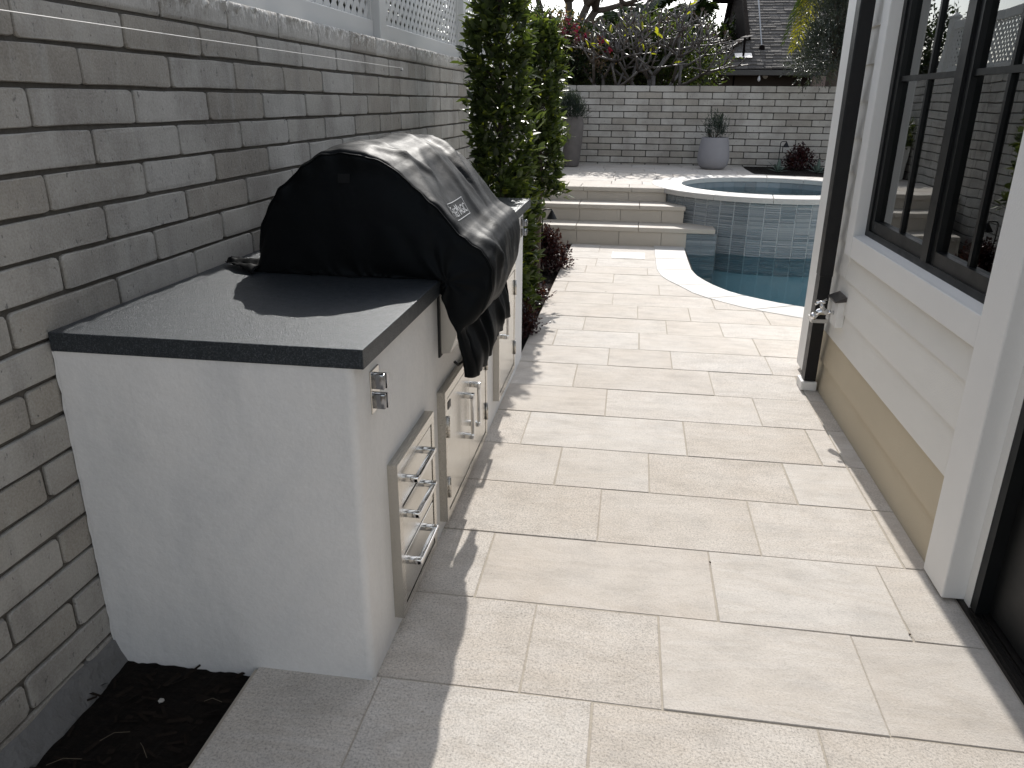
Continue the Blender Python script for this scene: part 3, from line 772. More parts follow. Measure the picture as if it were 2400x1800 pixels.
# ------------------------------------------------------------------ grill (mostly hidden) and its cover
gr = thing('built_in_grill', 'stainless steel grill set into the island, control panel peeking below the cover', 'grill', (-.8, 2.88, .97))
mb = MB(); sec = [(-.655, .915), (-.60, .895), (-.575, .85), (-.565, .80), (-.60, .70), (-.655, .692)]
V = [(x, y, z) for y in (2.452, 3.245) for x, z in sec]; n = len(sec)
F = [(k, (k+1) % n, (k+1) % n+n, k+n) for k in range(n)]+[tuple(range(n)), tuple(range(2*n-1, n-1, -1))]
mb.add(V, F).build('control_panel', M['steel'], gr)
MB().box(BX-.002, BX+.006, 2.440, 3.257, .684, .922).build('gasket', M['dark_gap'], gr)
MB().bbox(-1.25, -.68, 2.47, 3.23, .973, 1.20, .05).build('hood', M['steel'], gr)
for y in (2.62, 2.85, 3.08):
    k = MB(); k.tube([(-.572, y, .79), (-.545, y, .785)], .024, 16); k.build('knob', M['chrome'], gr)

CL_PROF = [(-1.258, .976), (-1.246, 1.06), (-1.226, 1.14), (-1.187, 1.205), (-1.142, 1.262), (-1.06, 1.330), (-.99, 1.368), (-.945, 1.376), (-.865, 1.369), (-.793, 1.341), (-.753, 1.315), (-.678, 1.244), (-.632, 1.196), (-.600, 1.160), (-.565, 1.122), (-.530, 1.098), (-.495, 1.080), (-.468, 1.052), (-.453, 1.015), (-.453, .975), (-.468, .935), (-.498, .905), (-.535, .886), (-.546, .872), (-.538, .852), (-.522, .81), (-.508, .76), (-.500, .71), (-.502, .655)]
def make_cover():
    NS = 128
    prof = np.array(resample(CL_PROF, NS-1)); kn = int(np.argmax(prof[:, 0]))      # nose index
    # lower curve of the end panels: along the counter, then from the counter edge down to the hem
    base = np.zeros_like(prof)
    for i in range(NS):
        if i <= kn*.80:
            t = i/(kn*.80); base[i] = (-1.258+(.653)*t, .9745)
        else:
            t = (i-kn*.80)/(NS-1-kn*.80); base[i] = at([(-.605, .972), (-.606, .925), (-.585, .875), (-.556, .82), (-.540, .74), (-.532, .665)], t*4.999)
    SM = np.clip((np.arange(NS)/kn-.55)/.45, 0, 1); SM = SM*SM*(3-2*SM)
    y0, y1 = 2.385, 3.345; nA, nB = 30, 72
    rows = []
    for v in range(nA+nB+nA+1):
        if v < nA:
            a = v/nA; P = base*(1-a)+prof*a; y = y0+.045*(a**2.5) - .006*math.sin(a*3.1); Y = np.full(NS, y)
        elif v <= nA+nB:
            b_ = (v-nA)/nB; P = prof.copy(); Y = np.full(NS, y0+.045+(y1-y0-.09)*b_)
            sag = math.sin(math.pi*b_)**.7; P[:, 1] += .012*sag*(np.arange(NS) < kn); P[:, 0] -= .035*b_*SM
        else:
            a = 1-(v-nA-nB)/nA; P = base*(1-a)+prof*a; y = y1-.045*(a**2.5); Y = np.full(NS, y); P[:, 0] -= .035*SM*(1 if a > .2 else a/.2)
        rows.append(np.stack([P[:, 0], Y, P[:, 1]], 1))
    X = np.array(rows)                      # (NV, NS, 3)
    NV = X.shape[0]
    du = np.gradient(X, axis=1); dv = np.gradient(X, axis=0); N = np.cross(du, dv); ln = np.linalg.norm(N, axis=2, keepdims=True); N = N/np.maximum(ln, 1e-9)
    cen = np.array([-.9, 2.87, 1.1]); sgn = np.sign(((X-cen)*N).sum(2, keepdims=True)); N *= np.where(np.median(sgn) >= 0, 1, -1)
    D = X.copy(); P = X.copy()
    rs = np.random.RandomState(3)
    # smooth random push to start the buckling
    for _ in range(1):
        for kx, ky, amp in ((9, 5, .006), (17, 11, .004), (31, 19, .003)):
            ph = rs.rand(4)*6.28
            uu = np.linspace(0, 1, NS)[None, :]; vv = np.linspace(0, 1, NV)[:, None]
            P += N*(amp*np.abs(np.sin(kx*uu*3.1+ph[0]+2*np.sin(vv*5+ph[1]))*np.sin(ky*vv*3.1+ph[2]+2*np.sin(uu*4+ph[3]))))[..., None]
    si = np.arange(NS)[None, :]; vi = np.arange(NV)[:, None]
    itop = int(np.argmax(prof[:, 1])); QQ = (si-itop)/(kn-itop)+0*vi; YY = D[..., 1]
    def ridge(line, amp, wid):
        best = np.full(QQ.shape, 9.0); tt = np.zeros(QQ.shape); m_ = len(line)-1
        for k_, (a, b_) in enumerate(zip(line[:-1], line[1:])):
            a = np.array([a[0], a[1]*.62]); b_ = np.array([b_[0], b_[1]*.62]); e = b_-a
            px, py = YY-a[0], QQ*.62-a[1]; t = np.clip((px*e[0]+py*e[1])/(e@e), 0, 1); d_ = np.hypot(px-t*e[0], py-t*e[1])
            tt = np.where(d_ < best, (k_+t)/m_, tt); best = np.minimum(best, d_)
        return amp*np.exp(-(best/wid)**2)*np.sin(np.pi*np.clip(tt, 0.02, .98))**.8
    FOLD = ridge([(3.02, -.02), (2.88, .25), (2.82, .6), (2.80, .95)], .017, .030)+ridge([(3.10, .12), (3.0, .45), (2.96, .7)], .010, .020)+ridge([(3.26, .05), (3.10, .4), (2.98, .7)], .022, .030)
    FOLD += ridge([(2.47, .02), (2.60, .22), (2.68, .45)], .012, .02)+ridge([(2.43, .45), (2.50, .85), (2.66, 1.08), (2.9, 1.16)], .016, .028)+ridge([(2.44, 1.3), (2.60, 1.22), (2.80, 1.15), (3.0, 1.1)], .010, .018)
    FOLD += ridge([(2.50, 1.15), (2.54, 1.4), (2.54, 1.75)], .024, .020)+ridge([(2.74, 1.1), (2.70, 1.4), (2.64, 1.75)], .026, .024)+ridge([(2.95, 1.1), (2.96, 1.4), (3.0, 1.75)], .026, .026)+ridge([(3.15, 1.05), (3.18, 1.4), (3.22, 1.75)], .024, .028)-ridge([(3.10, .05), (3.04, .4), (2.98, .8)], .012, .02)
    side = np.clip(np.minimum(vi-nA+4, NV-1-nA-vi+4)/6.0, 0, 1); FOLD = FOLD*side
    D += N*FOLD[..., None]; P += N*FOLD[..., None]
    skirt = ((si > kn+4) & (vi >= 0)).astype(float)
    stretch = 1.03+.008*skirt
    def rest(a, b, s): return np.linalg.norm(a-b, axis=2)*s
    st_s = (stretch[:, 1:]+stretch[:, :-1])/2; st_v = (stretch[1:]+stretch[:-1])/2*np.where((vi[1:] > 20) & (vi[1:] < NV-20), 1.01, 1.0)
    Rs = rest(D[:, 1:], D[:, :-1], st_s); Rv = rest(D[1:], D[:-1], st_v)
    Rd1 = rest(D[1:, 1:], D[:-1, :-1], (stretch[1:, 1:]+stretch[:-1, :-1])/2); Rd2 = rest(D[1:, :-1], D[:-1, 1:], (stretch[1:, :-1]+stretch[:-1, 1:])/2)
    Bs = np.linalg.norm(D[:, 4:]-D[:, :-4], axis=2)*1.0; Bv = np.linalg.norm(D[4:]-D[:-4], axis=2)*1.0
    def con(A, B, R, k, only=None):
        d = B-A; l = np.linalg.norm(d, axis=2, keepdims=True)+1e-9; c = (l-R[..., None])/l
        if only == 'min': c = np.minimum(c, 0)
        A += d*c*k; B -= d*c*k
    lim = np.where(skirt > 0, .05, .028)[..., None]
    for it in range(170):
        P[..., 2] -= .00045
        for off in (0, 1):
            con(P[:, off:-1:2], P[:, off+1::2], Rs[:, off::2], .45); con(P[off:-1:2], P[off+1::2], Rv[off::2], .45)
        con(P[:-1:2, :-1:2], P[1::2, 1::2], Rd1[::2, ::2], .25) if P[:-1:2, :-1:2].shape == P[1::2, 1::2].shape else None
        con(P[1:-1:2, 1:-1:2], P[2::2, 2::2], Rd1[1::2, 1::2], .25) if P[1:-1:2, 1:-1:2].shape == P[2::2, 2::2].shape else None
        d = P-D; n_ = (d*N).sum(2, keepdims=True)
        lo = np.where(skirt[..., None] > 0, -.03, -.002)
        P += N*(np.clip(n_, lo, lim)-n_)
        t_ = P-D-N*((P-D)*N).sum(2, keepdims=True); tl = np.linalg.norm(t_, axis=2, keepdims=True)+1e-9
        P -= t_*np.maximum(0, 1-.022/tl)
        if it % 3 == 0:                       # a little smoothing keeps folds soft
            Q = P.copy(); Q[1:-1, 1:-1] = .5*P[1:-1, 1:-1]+.125*(P[2:, 1:-1]+P[:-2, 1:-1]+P[1:-1, 2:]+P[1:-1, :-2]); P = Q
        P[..., 2] = np.where((P[..., 0] < -.612) & (P[..., 2] < .975), .975, P[..., 2])
    cr = np.zeros(P.shape[:2])
    for v in range(NV):
        for i in range(NS):
            p = D[v, i]
            q1 = p[1]*6.5+(p[0]-p[2])*3.0; a_ = noise.noise(Vector((q1, (p[0]-p[2])*1.6+3, 0.3))); b2 = noise.noise(Vector((p[1]*12+p[0]*5, (p[0]-p[2])*4+5, 1.7)))
            lg = math.exp(-((p[1]-2.62)/.15)**2-((p[0]+.60)/.09)**2)
            cr[v, i] = (.012*(1-abs(a_)*2.4)+.0035*(1-abs(b2)*2.2))*(1-.9*lg)
    cr *= np.where((vi > nA) & (vi < NV-nA), 1.0, .55)*np.clip((si-itop*.6)/(itop*.5), .35, 1)
    edge_ = np.minimum(np.minimum(vi, NV-1-vi)/5.0, (NS-1-si)/5.0); P += N*(np.maximum(cr, -.002)*np.clip(edge_, 0, 1))[..., None]
    # pinch where the hem cord gathers at the front corner, and a flap pulled out over the counter at the back corner
    pin = np.array([-.585, 2.36, .965]); d = np.linalg.norm(P-pin, axis=2)
    ang = np.arctan2(P[..., 2]-pin[2], P[..., 0]-pin[0])
    wv = np.exp(-(d/.11)**2); P += N*(.007*wv*np.sin(ang*7+d*31+1.5*np.sin(ang*3)))[..., None]
    P += (pin-P)*(.28*np.exp(-(d/.07)**2))[..., None]
    # crumpled hem crest along the near top edge
    for v in range(nA-3, nA+4):
        k = 1-abs(v-nA)/4
        for i in range(NS):
            P[v, i, 1] -= k*(.007+.016*noise.noise(Vector((i*.22, v*.1, 4)))); P[v, i, 2] += k*.008*noise.noise(Vector((i*.27, 9, 1)))
    P[..., 2] = np.where(P[..., 0] < -.615, np.maximum(P[..., 2], .9755), P[..., 2])
    mb = MB(); mb.v = [tuple(p) for p in P.reshape(-1, 3)]
    for v in range(NV-1):
        for i in range(NS-1):
            a = v*NS+i; mb.f.append((a, a+NS, a+NS+1, a+1))
    return mb, kn, nA, NS
cv = thing('grill_cover', 'draped wrinkled black vinyl cover over the built-in grill', 'cover', (-.9, 2.87, .972))
mbc, kn, nA, NS = make_cover()
co = mbc.build('cover_cloth', M['cover'], cv, True)
MB().tube([Vector(mbc.v[nA*NS+i])+Vector((0, -.001, .002)) for i in range(6, kn+14)], .0028, 6).build('seam', M['cover'], cv, True)
so_ = co.modifiers.new('thickness', 'SOLIDIFY'); so_.thickness = .0015; so_.offset = 0
V = []; F = []; nu, nv = 16, 10
for a in range(nu+1):
    for c in range(nv+1):
        u_ = a/nu; v_ = c/nv; wd = .075*(1-u_)**.8+.022
        V.append((-1.235-.165*u_, 2.425+.055*u_+(v_-.5)*wd*2+.01*noise.noise(Vector((u_*5, v_*5, 2))), .9785+.020*abs(math.sin(v_*5.2+u_*2))*(1-.35*u_)+.008*noise.noise(Vector((u_*6, v_*4, 7)))+.010*u_*v_))
for a in range(nu):
    for c in range(nv): k = a*(nv+1)+c; F.append((k, k+nv+1, k+nv+2, k+1))
o = MB().add(V, F).build('loose_hem', M['cover'], cv, True); md = o.modifiers.new('thickness', 'SOLIDIFY'); md.thickness = .002; md.offset = 1
# little vent flap on the end panel and printed badge on the slope
from mathutils.bvhtree import BVHTree
bvh = BVHTree.FromPolygons([Vector(p) for p in mbc.v], mbc.f)
def on_cover(p, d, lift=.0015):
    h = bvh.ray_cast(Vector(p), Vector(d).normalized())
    return None if h[0] is None else h[0]-Vector(d).normalized()*lift
def print_mesh(fn, name, d):
    # fn yields polygons in (y, s) on a slanted reference plane; project along d onto the cloth
    mb = MB()
    for poly in fn:
        pts = [on_cover(p, d, .0045) for p in poly]
        if all(p is not None for p in pts): mb.add(pts, [tuple(range(len(pts)))])
    return mb
sl = Vector((.213, 0, -.198)).normalized(); nrm = Vector((.198, 0, .213)).normalized(); ctr = Vector((-.599, 2.617, 1.170))+nrm*.1
def badge_pt(u, v): return ctr+Vector((0, 1, 0))*(u+v*.55)-sl*v
polys = []
W2, H2 = .108, .032; lw = .0026
def strip(u0, v0, u1, v1):
    n = 16; e = Vector((u1-u0, v1-v0)); pn = Vector((-e.y, e.x)).normalized()*lw/2
    for k in range(n):
        a = Vector((u0, v0))+e*(k/n); b_ = Vector((u0, v0))+e*((k+1)/n)
        polys.append([badge_pt(*(a-pn)), badge_pt(*(b_-pn)), badge_pt(*(b_+pn)), badge_pt(*(a+pn))])
strip(-W2, -H2, W2, -H2); strip(-W2, H2, W2, H2); strip(-W2, -H2, -W2, H2); strip(W2, -H2, W2, H2)
def text_tris(txt, size):
    cu = bpy.data.curves.new('t', 'FONT'); cu.body = txt; cu.size = size; cu.resolution_u = 3
    ob = bpy.data.objects.new('t', cu); COL.objects.link(ob); bpy.context.view_layer.update()
    me = bpy.data.meshes.new_from_object(ob.evaluated_get(bpy.context.evaluated_depsgraph_get()))
    bm = bmesh.new(); bm.from_mesh(me); bmesh.ops.triangulate(bm, faces=bm.faces[:])
    tr = [[(v.co.x, v.co.y) for v in f.verts] for f in bm.faces]; xs = [v.co.x for v in bm.verts]
    bm.free(); bpy.data.objects.remove(ob); bpy.data.curves.remove(cu); bpy.data.meshes.remove(me)
    return tr, max(xs)
curx = 0; acc = []
for txt, size in (('F', .060), ('IRE', .048), ('M', .060), ('AGIC', .048)):
    tr, wd = text_tris(txt, size)
    acc += [[(x*.8+curx, y) for x, y in t] for t in tr]; curx += wd*.8+.0035
sc_ = (2*W2-.016)/curx
for t in acc: polys.append([badge_pt(-W2+.008+x*sc_, -.021+y) for x, y in t])
bd = print_mesh(polys, 'printed_badge', -nrm); bd.build('printed_badge', M['print'], cv)
vf = [on_cover((-.925+dx, 2.2, 1.285+dz), (0, 1, 0), .007) for dx, dz in ((-.02, -.014), (.02, -.014), (.02, .014), (-.02, .014))]
MB().add(vf, [(0, 1, 2, 3)]).build('vent_flap', simple('charcoal_mesh_flap', (.012, .0125, .013), .8, spec=.1), cv)
MB().tube([(-.575, 2.50, .735), (-.555, 2.485, .70), (-.56, 2.475, .665), (-.575, 2.46, .655), (-.585, 2.45, .67)], .005, 8).build('strap', M['rubber'], cv, True)
# ------------------------------------------------------------------ planting soil
def soil_bed(name, x0, x1, y0, y1, z, amp=.012, nx=30, ny=60):
    V = []; F = []
    for i in range(nx+1):
        for j in range(ny+1):
            x = x0+(x1-x0)*i/nx; y = y0+(y1-y0)*j/ny
            V.append((x, y, z+amp*noise.noise(Vector((x*14, y*14, 3)))+.5*amp*noise.noise(Vector((x*45, y*45, 8)))))
    for i in range(nx):
        for j in range(ny): a = i*(ny+1)+j; F.append((a, a+ny+1, a+ny+2, a+1))
    o = MB().add(V, F).build(name, M['soil'], None, True, kind='structure'); return o
soil_bed('soil', -1.42, -.99, -.5, 1.63, -.035)
soil_bed('soil', -1.43, -.66, 4.5, 9.0, -.03, .02, 30, 120)
# back bed: cut corner
V = [(1.74, 13.28), (1.72, 12.78), (1.74, 11.9), (2.2, 11.75), (3.4, 11.3), (4.9, 11.3), (4.9, 13.28)]
MB().prism(V[::-1] if False else V, ZD-.03, ZD+.004).build('soil', M['soil'], kind='structure')
mc = MB()
for (x0, x1, y0, y1, z, n) in ((-1.42, -1.0, .9, 1.62, -.03, 150), (-1.3, -.67, 4.6, 8.7, -.02, 500), (1.8, 4, 11.9, 13.2, ZD+.008, 240)):
    for _ in range(n):
        x = random.uniform(x0, x1); y = random.uniform(y0, y1); a = random.uniform(0, 6.28); L = random.uniform(.006, .028); w_ = random.uniform(.002, .006)
        c, s = math.cos(a), math.sin(a); h = random.uniform(0, .012)
        mc.add([(x-c*L+s*w_, y-s*L-c*w_, z), (x+c*L+s*w_, y+s*L-c*w_, z+h), (x+c*L-s*w_, y+s*L+c*w_, z+h+.003), (x-c*L-s*w_, y-s*L+c*w_, z+.004)], [(0, 1, 2, 3)])
tag(mc.build('mulch', M['mulch_chip'], kind='stuff'), 'dark shredded mulch chips scattered over the planting beds', 'mulch')
# ------------------------------------------------------------------ house on the right
hs = thing('house', 'white clapboard house side with black framed window and dark door beside the path', 'house', (2.5, 2.5, 0))
WY0, WY1, WZ0, WZ1 = 2.415, 3.95, .915, 2.25           # window opening inside the casing
core = MB()
core.box(XH+.03, XH+.12, 2.44, 4.60, -.05, WZ0-.02).box(XH+.03, XH+.12, 3.93, 4.60, WZ0-.02, 3.0).box(XH+.03, XH+.12, -2.5, 4.60, WZ1, 3.0).box(XH+.03, XH+.12, -2.5, 1.15, -.05, WZ1)
core.box(XH+.12, 6.0, 4.48, 4.60, -.05, 3.0)
core.build('wall_core', M['siding'], hs)
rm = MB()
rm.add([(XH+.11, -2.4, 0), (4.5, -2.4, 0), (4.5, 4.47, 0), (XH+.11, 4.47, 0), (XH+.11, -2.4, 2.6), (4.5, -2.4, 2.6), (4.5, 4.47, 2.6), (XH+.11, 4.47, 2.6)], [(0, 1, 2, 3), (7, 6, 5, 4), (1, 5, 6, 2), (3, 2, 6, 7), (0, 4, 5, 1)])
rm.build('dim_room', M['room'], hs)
lap = .1705
def board(y0, y1, z0, z1, mat, name='siding_board'):
    # clapboard: bottom edge proud, top tucked in
    V = [(XH-.006, y0, z0), (XH+.009, y0, z1), (XH+.03, y0, z1), (XH+.03, y0, z0), (XH-.006, y1, z0), (XH+.009, y1, z1), (XH+.03, y1, z1), (XH+.03, y1, z0)]
    MB().add(V, [(0, 1, 2, 3)[::-1], (4, 5, 6, 7), (0, 4, 5, 1), (1, 5, 6, 2), (3, 2, 6, 7)[::-1], (0, 3, 7, 4)]).build(name, mat, hs)
for k in range(18):
    z0 = .004+k*lap-.006; z1 = z0+lap+.004
    tan = k < 2
    if k == 4: continue
    if z1 < .86: board(2.452, 4.44, z0, z1, M['siding_tan'] if tan else M['siding'])
    elif z0 < 2.36: board(4.06, 4.44, z0, z1, M['siding'])
    else: board(-2.4, 4.44, z0, z1, M['siding'])
board(2.452, 4.059, .004+4*lap-.006, .8115, M['siding'])
board(4.06, 4.44, .004+4*lap-.006, .004+5*lap-.004, M['siding'])
MB().bbox(1.052, XH+.03, 4.44, 4.66, .03, 3.0, .004).build('corner_board', M['trim'], hs)
MB().bbox(1.062, 1.25, 4.6605, 4.685, .03, 3.0, .003).build('corner_board', M['trim'], hs)
# casings
MB().bbox(1.068, XH+.05, 3.95, 4.058, .812, 2.36, .004).build('window_casing', M['trim'], hs)
MB().bbox(1.0685, XH+.05, 2.452, 3.949, .812, WZ0, .004).build('window_casing', M['trim'], hs)
MB().bbox(1.0675, XH+.05, 2.25, 4.058, 2.361, 2.5, .004).build('window_casing', M['trim'], hs)
MB().bbox(1.066, XH+.06, 2.278, 2.451, .012, 2.36, .005).build('door_casing', M['trim'], hs)
MB().box(XH+.035, XH+.10, 2.236, 2.2775, .012, 2.36).build('door_jamb', M['trim'], hs)
MB().add([(1.080, 2.452, WZ0+.0005), (XH+.03, 2.452, WZ0+.010), (XH+.03, 3.949, WZ0+.010), (1.080, 3.949, WZ0+.0005)], [(0, 1, 2, 3)]).build('sill_slope', M['trim'], hs)
# window: two casements
win = MB().box(XH+.022, XH+.115, WY0-.0, WY0+.03, WZ0, WZ1).box(XH+.022, XH+.115, WY1-.045, WY1, WZ0, WZ1).box(XH+.022, XH+.115, WY0+.03, WY1-.045, WZ0+.003, WZ0+.036).box(XH+.022, XH+.115, WY0+.03, WY1-.045, WZ1-.04, WZ1).box(XH+.018, XH+.1155, 3.11, 3.172, WZ0+.0365, WZ1-.0405).build('window', M['black_frame'], hs)
for (a, b_, mid) in ((2.446, 3.109, 2.79), (3.173, 3.904, 3.525)):
    s = MB(); x0, x1 = XH+.030, XH+.072; z0, z1 = WZ0+.037, WZ1-.042
    s.box(x0, x1, a, a+.042, z0, z1).box(x0, x1, b_-.042, b_, z0, z1).box(x0+.0005, x1-.0005, a+.042, b_-.042, z0, z0+.05).box(x0+.0005, x1-.0005, a+.042, b_-.042, z1-.05, z1)
    o = s.build('sash', M['black_frame'], win); sub(o, win)
    o = MB().box(XH+.040, XH+.060, mid-.010, mid+.010, z0+.05, z1-.05).build('muntin', M['black_frame'], win); sub(o, win)
    o = MB().box(XH+.039, XH+.061, a+.042, b_-.042, 1.616, 1.638).build('muntin', M['black_frame'], win); sub(o, win)
    zz = [z0+.05, 1.616, 1.638, z1-.05]
    for (ya, yb) in ((a+.042, mid-.010), (mid+.010, b_-.042)):
        for (za, zb) in ((zz[0], zz[1]), (zz[2], zz[3])):
            o = MB().add([(XH+.052, ya, za), (XH+.052, yb, za), (XH+.052, yb, zb), (XH+.052, ya, zb)], [(0, 3, 2, 1)]).build('pane', M['glass'], win); sub(o, win)
# door: black panel door, recessed
dr = MB().box(XH+.075, XH+.12, 1.2, 2.195, .03, 2.3).build('door', M['black_frame'], hs)
for q in (MB().box(XH+.060, XH+.0745, 1.30, 1.32, .32, 2.1).box(XH+.060, XH+.0745, 2.02, 2.05, .32, 2.1).box(XH+.060, XH+.0745, 1.32, 2.02, .32, .35).box(XH+.060, XH+.0745, 1.32, 2.02, 2.07, 2.1),):
    o = q.build('panel_moulding', M['black_metal'], dr); sub(o, dr)
o = MB().box(XH+.068, XH+.0745, 1.32, 2.02, .35, 2.07).build('pane', simple('door_glass_blind', (.30, .30, .27), .25), dr); sub(o, dr)
o = MB().box(XH+.036, XH+.118, 2.196, 2.235, .02, 2.33).build('door_frame', M['black_frame'], dr); sub(o, dr)
th = MB().box(XH+.022, XH+.06, 1.1, 2.30, -.03, .012).box(XH+.06, XH+.10, 1.1, 2.2355, -.03, .022).box(XH+.033, XH+.04, 1.1, 2.23, .012, .018).box(XH+.05, XH+.056, 1.1, 2.23, .012, .019).build('threshold', M['bronze'], hs)
# downspout
dp = MB()
dp.bbox(1.0, 1.068, 4.19, 4.28, .66, 3.0, .006)
ds = dp.build('downspout', M['black_metal'], hs)
V = []
for (z, dx, dy) in ((.68, 0, 0), (.40, .002, .015), (.06, .006, .035)):
    V += [(1.003+dx, 4.193+dy, z), (1.065+dx, 4.193+dy, z), (1.065+dx, 4.277+dy, z), (1.003+dx, 4.277+dy, z)]
F = [(r*4+k, r*4+(k+1) % 4, r*4+4+(k+1) % 4, r*4+4+k)[::-1] for r in (0, 1) for k in range(4)]
o = MB().add(V, F).build('lower_leg', M['black_metal'], ds); sub(o, ds)
o = MB().box(.994, 1.075, 4.198, 4.296, .405, .425).build('strap', M['pipe'], ds); sub(o, ds)
o = MB().bbox(.995, 1.082, 4.225, 4.345, 0.001, .055, .006).build('drain_adapter', M['trim'], ds); sub(o, ds)
# hose faucet on a mounting block
fb = MB().bbox(1.066, 1.105, 4.0, 4.125, .435, .575, .003).build('faucet_block', M['trim'], hs)
o = MB().add([(1.045, 3.985, .576), (1.045, 4.14, .576), (1.10, 4.14, .60), (1.10, 3.985, .60), (1.045, 3.985, .568), (1.045, 4.14, .568), (1.10, 4.14, .576), (1.10, 3.985, .576)], [(0, 3, 2, 1), (4, 5, 6, 7), (0, 1, 5, 4), (1, 2, 6, 5), (3, 0, 4, 7)]).build('drip_cap', M['gutter'], fb); sub(o, fb)
fc = MB(); c0 = Vector((1.066, 4.065, .50))
fc.tube([c0, c0+Vector((-.035, 0, 0))], .011, 10); fc.tube([c0+Vector((-.03, 0, 0)), c0+Vector((-.05, 0, .004)), c0+Vector((-.075, 0, 0)), c0+Vector((-.095, 0, -.02))], [.013, .02, .017, .014], 12)
fc.tube([c0+Vector((-.09, 0, -.012)), c0+Vector((-.104, 0, -.035))], .017, 12); fc.tube([c0+Vector((-.055, 0, .01)), c0+Vector((-.068, 0, .05))], [.013, .008], 10)
o = fc.build('faucet', M['chrome'], fb, True); sub(o, fb)
hd = MB(); hc = c0+Vector((-.07, 0, .055)); 
for a in (0.35, 1.92): 
    dv = Vector((math.cos(a)*.9, math.sin(a), math.cos(a)*.35))*.034; hd.tube([hc-dv, hc, hc+dv], [.0075, .005, .0075], 8)
o = hd.build('faucet_handle', M['chrome'], fb, True); sub(o, fb)
# ------------------------------------------------------------------ leaves
def leaf_mesh(pos, dirs, ups, L, W, fold=.25, curl=.12):
    # each leaf: two quads folded at the midrib
    n = len(pos); d = dirs/np.linalg.norm(dirs, axis=1, keepdims=True)
    s = np.cross(d, ups); s /= (np.linalg.norm(s, axis=1, keepdims=True)+1e-9); u = np.cross(s, d)
    L = L[:, None]; W = W[:, None]
    b = pos; t = pos+d*L-u*curl*L
    l1 = pos+d*L*.3+s*W*.5+u*fold*W*.5; l2 = pos+d*L*.68+s*W*.42+u*fold*W*.4-u*curl*L*.4
    r1 = pos+d*L*.3-s*W*.5+u*fold*W*.5; r2 = pos+d*L*.68-s*W*.42+u*fold*W*.4-u*curl*L*.4
    V = np.stack([b, l1, l2, t, r2, r1], 1).reshape(-1, 3)
    i = (np.arange(n)*6)[:, None]
    F = np.concatenate([i+np.array([[0, 1, 2, 3]]), i+np.array([[0, 3, 4, 5]])], 0)
    return V, F
def np_mesh(name, V, F):
    me = bpy.data.meshes.new(name); nv, nf = len(V), len(F); k = F.shape[1]
    me.vertices.add(nv); me.vertices.foreach_set('co', V.astype(np.float32).ravel())
    me.loops.add(nf*k); me.loops.foreach_set('vertex_index', F.astype(np.int32).ravel())
    me.polygons.add(nf); me.polygons.foreach_set('loop_start', np.arange(0, nf*k, k, dtype=np.int32)); me.update(calc_edges=True); return me
def foliage(name, V, F, mat, parent): return link(name, np_mesh(name, V, F), mat, parent, False, 'stuff')
RS = np.random.RandomState(11)
def rdir(n): v = RS.randn(n, 3); return v/np.linalg.norm(v, axis=1, keepdims=True)
def shoots(bases, dirs, lens, per, L, W, spread=.7, fold=.25):
    # leaves along short shoots
    P = []; D = []; 
    n = len(bases)
    for k in range(per):
        t = (k+.6)/per
        p = bases+dirs*lens[:, None]*t+RS.randn(n, 3)*.004
        dd = dirs*(.35+.65*t)+rdir(n)*spread; P.append(p); D.append(dd)
    P = np.concatenate(P); D = np.concatenate(D); m = len(P)
    return leaf_mesh(P, D, rdir(m)*.6+np.array([0, 0, 1.0]), L*RS.uniform(.65, 1.25, m), W*RS.uniform(.7, 1.2, m), fold)
def column_shrub(x, y, h, rad, nsh, label, z0=.15, trunk=True, seed=0):
    t = thing('ficus_column', label, 'shrub', (x, y, -.03), 'clipped ficus columns along the side wall')
    z = RS.uniform(z0, h, nsh); a = RS.uniform(0, 2*np.pi, nsh)
    lump = 1+.22*np.sin(a*3+z*5.1+seed)+.18*np.sin(z*11+a*2)
    top = np.clip((h-z)/.35, .25, 1)**.5
    r = rad*lump*top*RS.uniform(.45, 1.0, nsh)**.5
    b = np.stack([x+r*np.cos(a)*.72, y+r*np.sin(a)*.72, z], 1)
    d = np.stack([np.cos(a), np.sin(a), RS.uniform(.2, 1.6, nsh)], 1)+rdir(nsh)*.35; d /= np.linalg.norm(d, axis=1, keepdims=True)
    V, F = shoots(b, d, RS.uniform(.05, .13, nsh), 6, .070, .036, .65, .14)
    foliage('foliage', V, F, M['ficus'], t)
    mb = MB(); mb.tube([(x, y, -.05), (x+.01, y, h*.4), (x-.01, y, h*.95)], [.026, .022, .009], 8)
    tw = MB()
    for k in range(0, nsh, 9):
        c = (x, y, max(0.1, b[k][2]-.12)); tw.tube([c, tuple((np.array(c)+b[k])/2+np.array([0, 0, .02])), tuple(b[k])], [.005, .004, .002], 4, False)
    mb.build('trunk', M['bark'], t, True); tw.build('branches', M['bark'], t, True)
column_shrub(-.895, 5.22, 2.28, .182, 1080, 'tall ficus column with glossy green leaves just behind the island', .05, seed=1)
column_shrub(-.80, 6.62, 2.08, .165, 680, 'shorter ficus column between the tall ficus and the steps', .74, seed=4)
column_shrub(-.800, 5.50, 1.0, .095, 230, 'low young ficus with bright leaves at the far end of the island', .08, seed=9)
